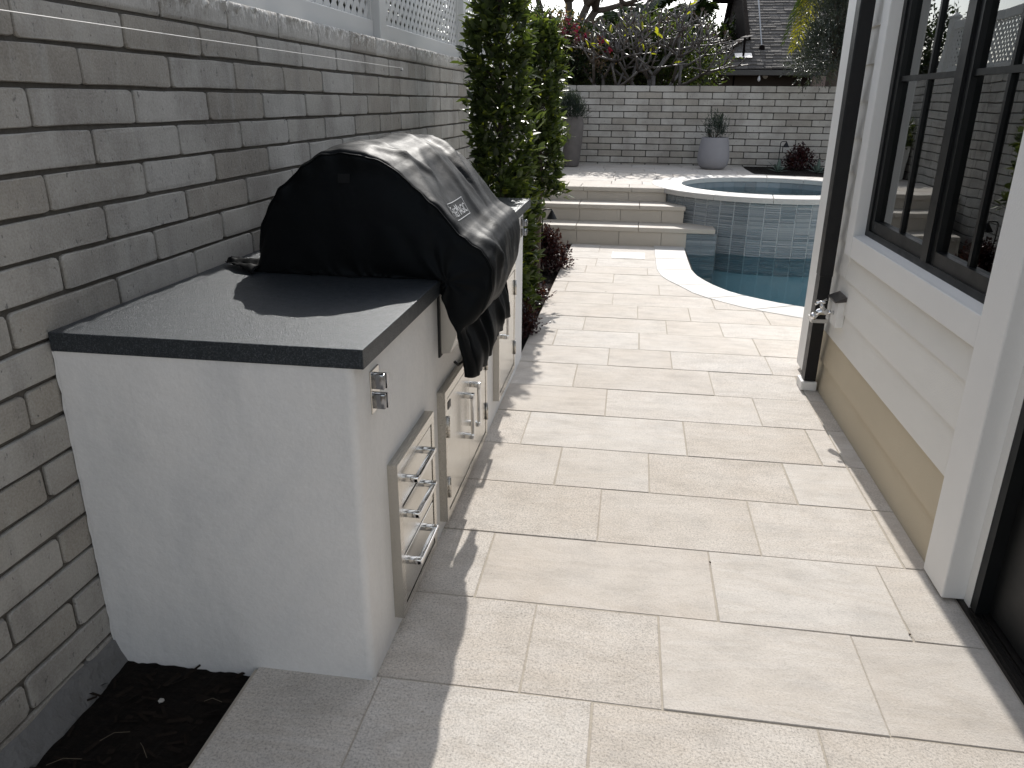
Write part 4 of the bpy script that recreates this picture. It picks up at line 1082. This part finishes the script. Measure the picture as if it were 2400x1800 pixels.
def mound(name, label, x, y, z, rx, rz, nsh, mat, L, W, per=7, group=None, cat='shrub', spread=.7, stem='bark', parent=None, lift=.0, sh=(.05, .14), upb=.7):
    t = parent or thing(name, label, cat, (x, y, z), group)
    a = RS.uniform(0, 2*np.pi, nsh); e = RS.uniform(0, 1, nsh); q = RS.uniform(.35, 1, nsh)**.45
    lump = 1+.25*np.sin(a*3+e*6)+.15*np.sin(a*5-e*9)
    b = np.stack([x+rx*q*lump*np.cos(a)*np.sqrt(1-e**2)*.8, y+rx*q*lump*np.sin(a)*np.sqrt(1-e**2)*.8, z+lift+rz*e*q*.85], 1)
    d = np.stack([np.cos(a)*(1-e), np.sin(a)*(1-e), e*.9+upb], 1)+rdir(nsh)*.4; d /= np.linalg.norm(d, axis=1, keepdims=True)
    V, F = shoots(b, d, RS.uniform(sh[0], sh[1], nsh), per, L, W, spread)
    foliage('foliage', V, F, mat, t)
    tw = MB()
    for k in range(0, nsh, max(1, nsh//26)):
        tw.tube([(x+RS.uniform(-.02, .02), y+RS.uniform(-.02, .02), z-.02), tuple((np.array([x, y, z])*.45+b[k]*.55)), tuple(b[k])], [.006, .004, .002], 5, False)
    tw.build('stems', M[stem], t, True); return t
gb = 'burgundy shrubs along the path bed'
mound('burgundy_shrub', 'large burgundy leaved shrub beside the path light near the steps', -.80, 7.3, -.02, .19, .40, 520, M['burgundy'], .030, .017, 8, gb, sh=(.06, .16))
mound('burgundy_shrub', 'low dark burgundy shrub in the middle of the path bed', -.79, 6.0, -.02, .13, .20, 240, M['burgundy'], .026, .015, 7, gb)
mound('burgundy_shrub', 'small burgundy shrub spilling over the bed edge by the island', -.74, 5.05, -.02, .12, .24, 260, M['burgundy'], .026, .015, 7, gb)
mound('burgundy_shrub', 'dark burgundy shrub beside the path light at the back wall', 2.52, 12.8, ZD, .19, .29, 220, M['burgundy'], .045, .024, 6, None, sh=(.08, .2))
# ------------------------------------------------------------------ path lights
def path_light(x, y, z, h, label, side=1):
    t = thing('path_light', label, 'path light', (x, y, z), 'black path lights in the planting beds')
    arm = .085*side
    pts = [(x, y, z-.02), (x, y, z+h-.04)]+[(x+arm*(.35*(1-math.cos(q))), y, z+h-.04+.03*math.sin(q)) for q in (.5, 1.0, 1.57)]+[(x+arm, y, z+h-.008), (x+arm, y, z+h-.022)]
    MB().tube(pts, .0062, 8).build('stem', M['black_metal'], t, True)
    o = MB().lathe([(.010, 0), (.014, -.012), (.046, -.072), (.049, -.078), (.045, -.077), (.010, -.016)], (x+arm, y, z+h-.015), 24).build('shade', M['black_metal'], t, True)
    MB().lathe([(.006, -.02), (.014, -.03), (.014, -.05), (.005, -.056)], (x+arm, y, z+h-.015), 12).build('lamp', M['bulb'], t, True)
path_light(-.825, 7.2, -.03, .615, 'black path light with cone shade beside the large burgundy shrub')
path_light(2.21, 12.8, ZD, .43, 'black path light with cone shade in front of the back wall')
# ------------------------------------------------------------------ pots
def pot(label, x, y, prof, mat, name='planter_pot', n=40, group=None):
    t = thing(name, label, 'pot', (x, y, ZD+.005), group)
    o = MB().lathe(prof, (x, y, ZD+.005), n).build('body', mat, t); smooth_angle(o, 40)
    r, z = prof[-1]; MB().lathe([(.01, z-.05), (r*.97, z-.05), (r*.97, z-.045), (.01, z-.045)], (x, y, ZD+.005), 24).build('potting_soil', M['soil'], t)
    return t
pot('smooth lilac grey rounded pot standing against the back wall', 1.205, 12.68, [(.14, 0), (.18, .01), (.222, .06), (.242, .13), (.242, .19), (.23, .30), (.212, .40), (.203, .465), (.193, .468), (.188, .44)], M['pot_grey'])
mound('potted_plant', 'wispy grey green plant growing in the rounded grey pot', 1.205, 12.68, ZD+.42, .15, .30, 130, M['lavender'], .045, .010, 9, None, 'plant', .5, sh=(.12, .26), upb=1.4)
pot('tall weathered brown pot tapering to its foot in the wall corner', -1.03, 12.62, [(.135, 0), (.15, .012), (.168, .15), (.188, .35), (.205, .55), (.205, .66), (.188, .73), (.192, .745), (.178, .75), (.17, .72)], M['pot_brown'])
mound('potted_plant', 'dense dark grey green plant in the tall brown pot', -1.03, 12.62, ZD+.70, .21, .34, 420, M['lavender'], .040, .010, 9, None, 'plant', .5, sh=(.1, .22), upb=1.0)
pw = thing('square_planter', 'pale tapered square planter beside the tall brown pot', 'planter', (-1.22, 11.62, ZD))
V = []
for z, h in ((0, .145), (.43, .165), (.43, .14), (.36, .135)):
    V += [(-1.22-h, 11.62-h, ZD+.003+z), (-1.22+h, 11.62-h, ZD+.003+z), (-1.22+h, 11.62+h, ZD+.003+z), (-1.22-h, 11.62+h, ZD+.003+z)]
MB().add(V, [(3, 2, 1, 0)]+[(r*4+k, r*4+(k+1) % 4, r*4+4+(k+1) % 4, r*4+4+k) for r in range(3) for k in range(4)]+[(12, 13, 14, 15)]).build('body', M['pot_white'], pw)
mound('potted_plant', 'leafy shrub growing in the pale square planter', -1.22, 11.62, ZD+.38, .20, .42, 260, M['ficus'], .05, .02, 7, None, 'plant', sh=(.08, .2))
# ------------------------------------------------------------------ agaves
for (x, y, s, lab) in ((2.12, 12.25, 1.0, 'small blue grey agave in front of the path light'), (2.68, 12.22, 1.05, 'blue grey agave in the back bed near the olive trunk')):
    t = thing('agave', lab, 'agave', (x, y, ZD+.01), 'agaves in the back bed')
    for k in range(17):
        a = k*2.399; el = .25+1.1*(k/17); L = (.20+.05*math.sin(k*3))*s; d = Vector((math.cos(a)*math.cos(el), math.sin(a)*math.cos(el), math.sin(el))); sd = Vector((-math.sin(a), math.cos(a), 0)); b0 = Vector((x, y, ZD+.01))
        V = []; 
        for q, w_ in ((0, .018), (.4, .026), (.75, .017), (1, .001)):
            p = b0+d*L*q+Vector((0, 0, -.03*q*q)); V += [p+sd*w_*s, p-sd*w_*s]
            V.append(p-d.cross(sd)*.006*(1-q))
        F = []
        for q in range(3):
            o_ = q*3; F += [(o_, o_+2, o_+5, o_+3), (o_+2, o_+1, o_+4, o_+5), (o_+1, o_, o_+3, o_+4)]
        MB().add(V, F).build('leaf', M['agave'], t, True)
# ------------------------------------------------------------------ olive tree by the back wall
def tree(name, label, x, y, z, trunk_pts, trunk_r, blobs, nsh, mat, L, W, per=8, cat='tree', bark='bark', group=None, sh=(.15, .35), spread=.7):
    t = thing(name, label, cat, (x, y, z), group)
    mb = MB(); mb.tube(trunk_pts, trunk_r, 10); 
    bases = []; dirs = []
    for (bx_, by_, bz_, rx, ry, rz) in blobs:
        n = int(nsh*rx*ry*rz/sum(b[3]*b[4]*b[5] for b in blobs))
        v = rdir(n)*(RS.uniform(0.15, 1, n)**.42)[:, None]
        bases.append(v*np.array([rx, ry, rz])+np.array([bx_, by_, bz_])); dirs.append(v*.8+np.array([0, 0, .35])+rdir(n)*.6)
    b = np.concatenate(bases); d = np.concatenate(dirs); d /= np.linalg.norm(d, axis=1, keepdims=True)
    V, F = shoots(b, d, RS.uniform(sh[0], sh[1], len(b)), per, L, W, spread)
    foliage('crown', V, F, mat, t)
    tp = Vector(trunk_pts[-1]); 
    for k in range(0, len(b), max(1, len(b)//60)):
        e = Vector(b[k]); m_ = tp.lerp(e, .5)+Vector((0, 0, .05)); mb.tube([tp, m_, e], [trunk_r[-1]*.5, trunk_r[-1]*.3, .004], 5, False)
    mb.build('trunk', M[bark], t, True); return t
tree('olive_tree', 'slender silvery olive tree in the bed by the back wall', 2.92, 12.6, ZD, [(2.93, 12.6, ZD-.02), (2.915, 12.6, 1.2), (2.90, 12.62, 1.75), (2.86, 12.62, 2.1)], [.045, .036, .03, .024],
     [(2.65, 12.6, 2.25, .36, .4, .30), (2.82, 12.6, 2.7, .45, .45, .45), (2.45, 12.6, 2.05, .24, .3, .16), (2.95, 12.6, 3.1, .4, .4, .45)], 2300, M['olive'], .055, .012, 9, sh=(.12, .32))
# ------------------------------------------------------------------ plumeria behind the back wall
def tubes_branch(mb, tips, p, d, r, L, depth, rng):
    d = d.normalized(); pts = [p]; cur = p.copy()
    bend = Vector((rng.uniform(-.3, .3), rng.uniform(-.3, .3), .34))
    dd = d.copy()
    for k in range(3):
        dd = (dd+bend*.22).normalized(); cur = cur+dd*(L/3); pts.append(cur.copy())
    mb.tube(pts, [r, r*.93, r*.88, r*.86], 7)
    if depth == 0: tips.append((cur, dd)); return
    n = rng.choice((2, 3, 3)); a0 = rng.uniform(0, 6.28)
    for k in range(n):
        a = a0+2*math.pi*k/n+rng.uniform(-.4, .4); s = dd.orthogonal().normalized(); q = dd.cross(s)
        nd = dd*rng.uniform(.55, .95)+(s*math.cos(a)+q*math.sin(a))*.85; nd.z = max(nd.z, -.05)
        tubes_branch(mb, tips, cur, nd, r*rng.uniform(.68, .78), L*rng.uniform(.66, .86), depth-1, rng)
def plumeria(label, x, y, z, specs, seed):
    rng = random.Random(seed); t = thing('plumeria_tree', label, 'tree', (x, y, z))
    mb = MB(); tips = []
    for (dx, dy, dz, L, r, dep) in specs: tubes_branch(mb, tips, Vector((x, y, z)), Vector((dx, dy, dz)), r, L, dep, rng)
    mb.build('branches', M['plumeria_bark'], t, True)
    bud = MB()
    for p, d in tips:
        if rng.random() < .35:
            for k in range(7):
                v = (d+Vector((rng.uniform(-.6, .6), rng.uniform(-.6, .6), rng.uniform(-.2, .6)))).normalized(); bud.tube([p, p+v*.08], [.005, .002], 4, False)
    bud.build('flower_stubs', simple('brown_stub', (.12, .085, .07), .8), t, kind='stuff')
    for p, d in [tips[i] for i in rng.sample(range(len(tips)), min(15, len(tips)))]:
        for k in range(rng.choice((1, 1, 2))):
            v = Vector((rng.uniform(-1, 1), rng.uniform(-1, 1), rng.uniform(-1.2, .3))).normalized(); L = rng.uniform(.13, .22)
            V, F = leaf_mesh(np.array([p[:]]), np.array([v[:]]), np.array([[0.1, .3, 1.0]]), np.array([L]), np.array([L*.36]), .2, .1)
            link('leaf', np_mesh('leaf', V, F), M['yellow_leaf'], t)
    return t
plumeria('bare grey branching plumeria tree behind the back wall with few yellow leaves', .22, 14.6, 1.30,
         [(-.75, .0, .9, .66, .042, 4), (.15, .1, 1.1, .66, .045, 4), (.95, -.1, .7, .68, .043, 4), (-.25, .25, 1.0, .62, .040, 4), (.6, .2, .9, .66, .040, 4)], 5)
plumeria('smaller bare plumeria tree behind the back wall near the bougainvillea', -.62, 14.4, 1.2, [(-.3, 0, 1, .64, .036, 4), (.35, .1, 1, .60, .034, 4), (-.05, .2, 1.3, .7, .036, 3)], 9)
# ------------------------------------------------------------------ bougainvillea, background trees, palms
bg = tree('bougainvillea', 'bougainvillea with magenta and faded flowers above the back wall', -1.3, 14.9, 0, [(-1.3, 14.9, 0), (-1.35, 14.9, 1.2), (-1.25, 14.9, 2.0)], [.06, .05, .03],
          [(-1.45, 14.9, 2.3, .55, .5, .65), (-1.0, 14.9, 2.15, .45, .5, .6), (-1.9, 14.8, 2.4, .5, .5, .6), (-.9, 14.9, 1.7, .4, .4, .5)], 1500, M['dark_leaf'], .06, .034, 7, sh=(.1, .3))
def bracts(parent, mat, name, boxes, n, L):
    P = []
    for (x, y, z, r) in boxes: P.append(RS.randn(n, 3)*r*.5+np.array([x, y, z]))
    P = np.concatenate(P); m = len(P); V, F = leaf_mesh(P, rdir(m), rdir(m), L*RS.uniform(.7, 1.3, m), L*.8*RS.uniform(.7, 1.2, m), .3)
    link(name, np_mesh(name, V, F), mat, parent, False, 'stuff')
bracts(bg, M['bract'], 'magenta_flowers', [(x-.75, 14.45, z+.12, r) for x, z, r in ((-.58, 2.50, .09), (-.42, 2.58, .08), (-.75, 2.56, .06), (-.55, 2.72, .06), (-.22, 2.45, .05), (.05, 2.38, .09), (.18, 2.25, .05), (-.95, 2.6, .05), (-.35, 2.40, .05))], 26, .05)
bracts(bg, M['bract_pale'], 'faded_flowers', [(x-.75, 14.48, z+.1, r) for x, z, r in ((-.9, 2.55, .3), (-.5, 2.45, .3), (-.2, 2.35, .25), (.0, 2.1, .2), (-.6, 2.7, .25))], 170, .045)
def frond(P0, yaw, el, L, droop, mat, parent, nl=34, ll=.42, w=.03):
    mb = MB(); rach = []; d0 = Vector((math.cos(yaw), math.sin(yaw), 0))
    for k in range(nl+1):
        t = k/nl; rach.append(Vector(P0)+d0*(L*t*math.cos(el)*(1-.15*t*t))+Vector((0, 0, L*(math.sin(el)*t-droop*t*t))))
    mb.tube(rach[::4], [.016*(1-.8*i/(len(rach[::4])-1)) for i in range(len(rach[::4]))], 5)
    V = []; F = []
    for k in range(4, nl+1):
        t = k/nl; p = rach[k]; tg_ = (rach[min(k+1, nl)]-rach[k-1]).normalized(); sd = tg_.cross(Vector((0, 0, 1))).normalized(); up = sd.cross(tg_)
        l = ll*math.sin(math.pi*min(1, .15+.8*t))**.6
        for s in (-1, 1):
            v = (tg_*.55+sd*s*.9+up*(.25-.2*random.random())).normalized(); e = p+v*l+Vector((0, 0, -.35*l*random.uniform(.6, 1.3))); m_ = p+v*l*.55-Vector((0, 0, .05*l))
            wv = tg_*w*.5; o_ = len(V)
            V += [p-wv, p+wv, m_+wv*1.1, e, m_-wv*1.1]; F.append((o_, o_+1, o_+2, o_+3, o_+4))
    mb.add(V, F); return mb.build('frond', mat, parent)
def palm(label, x, y, z, h, nf, L, ymat=0, seed=1, ll=.42, els=(-.3, 1.2), r=.11, yaws=None):
    random.seed(seed); t = thing('palm_tree', label, 'palm', (x, y, z), None)
    MB().tube([(x, y, z), (x+.05, y, z+h*.5), (x, y, z+h)], [r*1.2, r, r*.9], 10).build('trunk', M['bark'], t, True)
    for k in range(nf):
        el = els[0]+(els[1]-els[0])*((k*.618) % 1); yaw = k*2.399 if yaws is None else yaws[k % len(yaws)]+random.uniform(-.25, .25)
        frond((x, y, z+h), yaw, el, L*random.uniform(.8, 1.1), random.uniform(.35, .6), M['palm_yellow'] if k < ymat else M['palm'], t, 34, ll, .024+y*.0012 if y < 16 else .05)
palm('palm with arching fronds rising behind the plumeria', -.05, 17.0, 0, 2.95, 20, 1.5, 1, 3)
palm('dense dark palm standing left of the neighbouring roof', 1.0, 20.5, 0, 3.25, 40, 1.6, 2, 8, .5, (-.6, 1.2), r=.16)
palm('low palm with drooping fronds just behind the back wall', .95, 14.5, 0, 1.5, 8, 1.05, 2, 12, .32, (-.1, .7), .06)
palm('tall palm with yellow fronds hanging over the neighbouring roof', 3.75, 17.0, 0, 4.75, 9, 1.7, 4, 21, .42, (-.9, .1), .14, [2.7, 3.1, 2.2, 3.6, 1.2])
random.seed(40)
bt = thing('broad_tree', 'big dark forking tree far behind the bougainvillea', 'tree', (-1.7, 19.5, 0))
rng = random.Random(77); mb = MB(); tips = []
tubes_branch(mb, tips, Vector((-1.72, 19.5, 0)), Vector((0.02, 0, 1)), .22, 2.9, 0, rng)
for q in ((-.9, .1, .8), (.05, .2, 1), (.9, 0, .8), (.55, -.2, 1)): tubes_branch(mb, tips, Vector((-1.7, 19.5, 2.75)), Vector(q), .10, .95, 4, rng)
mb.build('trunk', M['bark'], bt, True)
tb = np.array([p[:] for p, d in tips]); V, F = shoots(tb, rdir(len(tb))+np.array([0, 0, .4]), RS.uniform(.2, .5, len(tb)), 7, .09, .045)
foliage('crown', V, F, M['dark_leaf'], bt)
tree('background_tree', 'dense dark green tree behind the palms and plumeria', .3, 23.5, 0, [(.3, 23.5, 0), (.3, 23.5, 1.4)], [.2, .16], [(.0, 23, 2.3, 1.5, .8, 1.0), (1.6, 23, 2.5, 1.2, .8, 1.0), (-2.0, 22.5, 2.2, 1.6, .9, 1.1), (.6, 23.5, 3.2, 1.2, .7, .5)], 3000, M['dark_leaf'], .12, .055, 7, sh=(.2, .5))
tree('background_tree', 'dark shrubby tree beyond the left end of the back wall', -2.9, 16.5, 0, [(-2.9, 16.5, 0), (-2.9, 16.5, 1.6)], [.12, .09], [(-2.7, 16.4, 2.1, 1.1, .8, 1.0), (-1.7, 16.6, 2.0, .7, .6, .7)], 1500, M['dark_leaf'], .08, .04, 7, sh=(.15, .4))
tree('background_shrub', 'leafy green shrub filling the gap behind the bare plumeria', .3, 15.9, 0, [(.3, 15.9, 0), (.3, 15.9, 1.3)], [.06, .05], [(-.5, 15.9, 2.1, .8, .4, .6), (.6, 15.9, 2.1, .9, .4, .55), (.1, 15.9, 2.5, .7, .4, .4)], 2000, M['ficus'], .085, .038, 6, 'shrub', sh=(.15, .4))
# neighbour's planting beyond the side fence
for (y, lab) in ((1.6, 'bushy dark shrub rising behind the lattice fence opposite the house door'), (3.7, 'dark leafy bush rising behind the lattice fence opposite the grill'), (5.8, 'dark leafy bush behind the lattice fence by the ficus columns'), (7.9, 'leafy bush behind the far lattice panels near the deck')):
    tree('fence_bush', lab, -2.6, y, 0, [(-2.6, y, 0), (-2.6, y, 1.5)], [.06, .04], [(-2.6, y, 2.3, .6, 1.25, .95)], 1500, M['dark_leaf'], .085, .045, 7, 'bush', sh=(.12, .3))
# ------------------------------------------------------------------ neighbouring house
nb = thing('neighbour_house', 'dark brown neighbouring house with grey shingle roof beyond the back wall', 'house', (7, 22, 0))
YE, ZE = 18.2, 2.205           # eave line
sl_y, sl_z = 1.0, .62           # roof slope
MB().box(1.5, 12, YE+.55, YE+8, 0, ZE+.1).build('wall', M['brown_wall'], nb)
MB().bbox(1.15, 12, YE-.06, YE+.02, ZE-.13, ZE-.02, .01).build('gutter', M['gutter'], nb)
MB().add([(1.18, YE, ZE-.04), (12, YE, ZE-.04), (12, YE+.56, ZE-.04), (1.18, YE+.56, ZE-.04)], [(0, 1, 2, 3)]).build('soffit', M['fascia'], nb)
sh = MB(); row = 0; d = 0.0
step = .112
HD, HX0, HX1 = 1.1, 1.15, 2.38
def hip_x(d): return HX0+d*(HX1-HX0)/HD if d < HD else HX1-.03
rows_ = 42
for k in range(rows_):
    d0 = k*step; d1 = d0+step*1.25; x = hip_x(d0)-random.uniform(0, .3)
    while x < 12:
        w_ = random.uniform(.14, .34); xa = max(x, hip_x(d0)); xb = x+w_-.006
        if xb > xa:
            t = random.uniform(.018, .036); dd = random.uniform(-.010, .010)
            def pt(xx, d_, up): return (xx, YE+(d_+dd)*sl_y, ZE+(d_+dd)*sl_z+up)
            xa1 = max(xa, hip_x(d1) if d0 < HD-.05 else xa)
            V = [pt(xa, d0, t), pt(xb, d0, t), pt(xb, d1, .004), pt(min(xa1, xb), d1, .004), pt(xa, d0, 0), pt(xb, d0, 0)]
            sh.add(V, [(0, 1, 2, 3), (4, 5, 1, 0)])
        x += w_
sh.build('roof_shingles', M['roof'], nb, kind='stuff')
MB().add([(HX0, YE, ZE-.01), (12, YE, ZE-.01), (12, YE+rows_*step*sl_y, ZE+rows_*step*sl_z-.01), (HX1, YE+rows_*step*sl_y, ZE+rows_*step*sl_z-.01), (HX1, YE+HD, ZE+HD*sl_z-.01)], [(0, 1, 2, 3, 4)]).build('roof_deck', M['fascia'], nb)
# hip side and dark gablet
za = ZE+HD*sl_z; YR = YE+rows_*step; ZR = ZE+rows_*step*sl_z
MB().add([(HX0, YE, ZE), (HX1, YE+HD, za), (HX1, 2*YR-YE-HD, za), (HX0, 2*YR-YE, ZE)], [(0, 1, 2, 3)]).build('hip_side', M['roof'], nb)
for k in range(10):
    a = Vector((HX0, YE, ZE+.02)); b_ = Vector((HX1, YE+HD, za+.02)); p = a.lerp(b_, k/10); q = a.lerp(b_, (k+1.15)/10); n_ = Vector((.08, -.09, 0))
    MB().add([p+n_+Vector((0, 0, .06)), p-n_+Vector((0, 0, .06)), q-n_+Vector((0, 0, .035)), q+n_+Vector((0, 0, .035)), p+n_, p-n_], [(0, 1, 2, 3), (4, 5, 1, 0)]).build('hip_shingle', M['roof'], nb)
MB().add([(HX1+.06, YE+HD-.02, za), (HX1+.06, YR, ZR), (HX1+.06, 2*YR-YE-HD, za)], [(0, 1, 2)]).build('gablet_wall', M['fascia'], nb)
bb = MB()
for (yy0, zz0, yy1, zz1) in ((YE+HD-.1, za-.02, YR, ZR+.03), (2*YR-YE-HD+.1, za-.02, YR, ZR+.03)):
    bb.add([(HX1-.06, yy0, zz0), (HX1+.02, yy0, zz0), (HX1+.02, yy1, zz1), (HX1-.06, yy1, zz1), (HX1-.06, yy0, zz0-.16), (HX1+.02, yy0, zz0-.16), (HX1+.02, yy1, zz1-.16), (HX1-.06, yy1, zz1-.16)], [(0, 1, 2, 3), (7, 6, 5, 4), (0, 3, 7, 4), (1, 5, 6, 2), (0, 4, 5, 1)])
bb.build('barge_board', M['fascia'], nb)
MB().add([(HX1, YR, ZR), (12, YR, ZR), (12, 2*YR-YE, ZE), (HX1, 2*YR-YE, ZE)], [(0, 1, 2, 3)]).build('rear_roof', M['roof'], nb)
MB().bbox(HX1-.5, HX1+.1, YR+1.2, YR+1.36, ZR-1.0, ZR-.84, .01).build('rafter_end', M['fascia'], nb)
def roof_pt(x, d): return Vector((x, YE+d, ZE+d*sl_z))
p = roof_pt(2.62, .72)
MB().tube([p, p+Vector((-.10, 1.2, 1.5))], .016, 8).build('vent_pipe', M['pipe'], nb)
MB().lathe([(.1, 0), (.05, .1), (.035, .12)], p-Vector((0, 0, .05)), 12).build('pipe_flashing', M['fascia'], nb)
p = roof_pt(2.20, .36)
MB().tube([p, p+Vector((0, .02, .42))], .025, 8).build('vent_pipe', M['fascia'], nb)
MB().add([p+Vector((-.18, -.1, .02)), p+Vector((.18, -.1, .02)), p+Vector((.18, .12, .12)), p+Vector((-.18, .12, .12))], [(0, 1, 2, 3)]).build('pipe_flashing', M['pipe'], nb)
MB().bbox(3.62, 3.95, YE-.2, YE+.12, 0, ZE-.14, .02).build('porch_post', M['brick_post'], nb)
bl = MB().lathe([(.012, .09), (.016, .05), (.03, .02), (.032, -.01), (.018, -.035), (.004, -.045)], (2.53, YE-.02, 2.0), 14).build('lamp_bulb', M['bulb'], nb, True)
MB().tube([(2.53, YE-.02, 2.08), (2.53, YE-.02, 2.17)], .008, 6).build('lamp_cord', M['black_metal'], nb)
MB().tube([(2.72, YE+.55, 2.10), (2.72, YE+.40, 2.07)], .05, 12).build('eave_camera', M['trim'], nb)
MB().box(2.05, 2.08, YE+.53, YE+.552, 0, ZE).build('wall_batten', M['fascia'], nb)
# ------------------------------------------------------------------ small litter
random.seed(90)
def chip(name, x, y, z, r, mat, label, cat, group=None):
    bm = bmesh.new(); bmesh.ops.create_icosphere(bm, subdivisions=1, radius=r)
    for v in bm.verts: v.co *= random.uniform(.7, 1.25); v.co.z *= .6
    me = bpy.data.meshes.new(name); bm.to_mesh(me); bm.free(); o = link(name, me, mat); o.location = (x, y, z+r*.35); tag(o, label, cat, group); return o
chip('stone_chip', -1.20, 1.49, -.03, .009, M['stone_chip'], 'single pale stone chip lying on the dark soil', 'stone')
for (x, y) in ((-.18, 6.42), (.91, 2.08), (.34, 2.38)):
    chip('debris', x, y, 0.001, random.uniform(.003, .0045), M['debris'], 'tiny dark speck of debris on the pale paving', 'debris', 'specks on the paving')
tw = 0
for (x, y, a, L) in ((-1.27, 1.33, .6, .07), (-1.35, 1.24, .4, .08), (-1.12, 1.30, 2.4, .06), (-1.08, 1.5, .1, .05)):
    o = MB().tube([(x, y, -.02), (x+math.cos(a)*L*.5, y+math.sin(a)*L*.5, -.008), (x+math.cos(a)*L, y+math.sin(a)*L, -.02)], .0008, 5).build('dry_twig', M['twig'])
    tag(o, 'thin dry twig lying on the dark soil by the wall', 'twig', 'twigs on the soil')
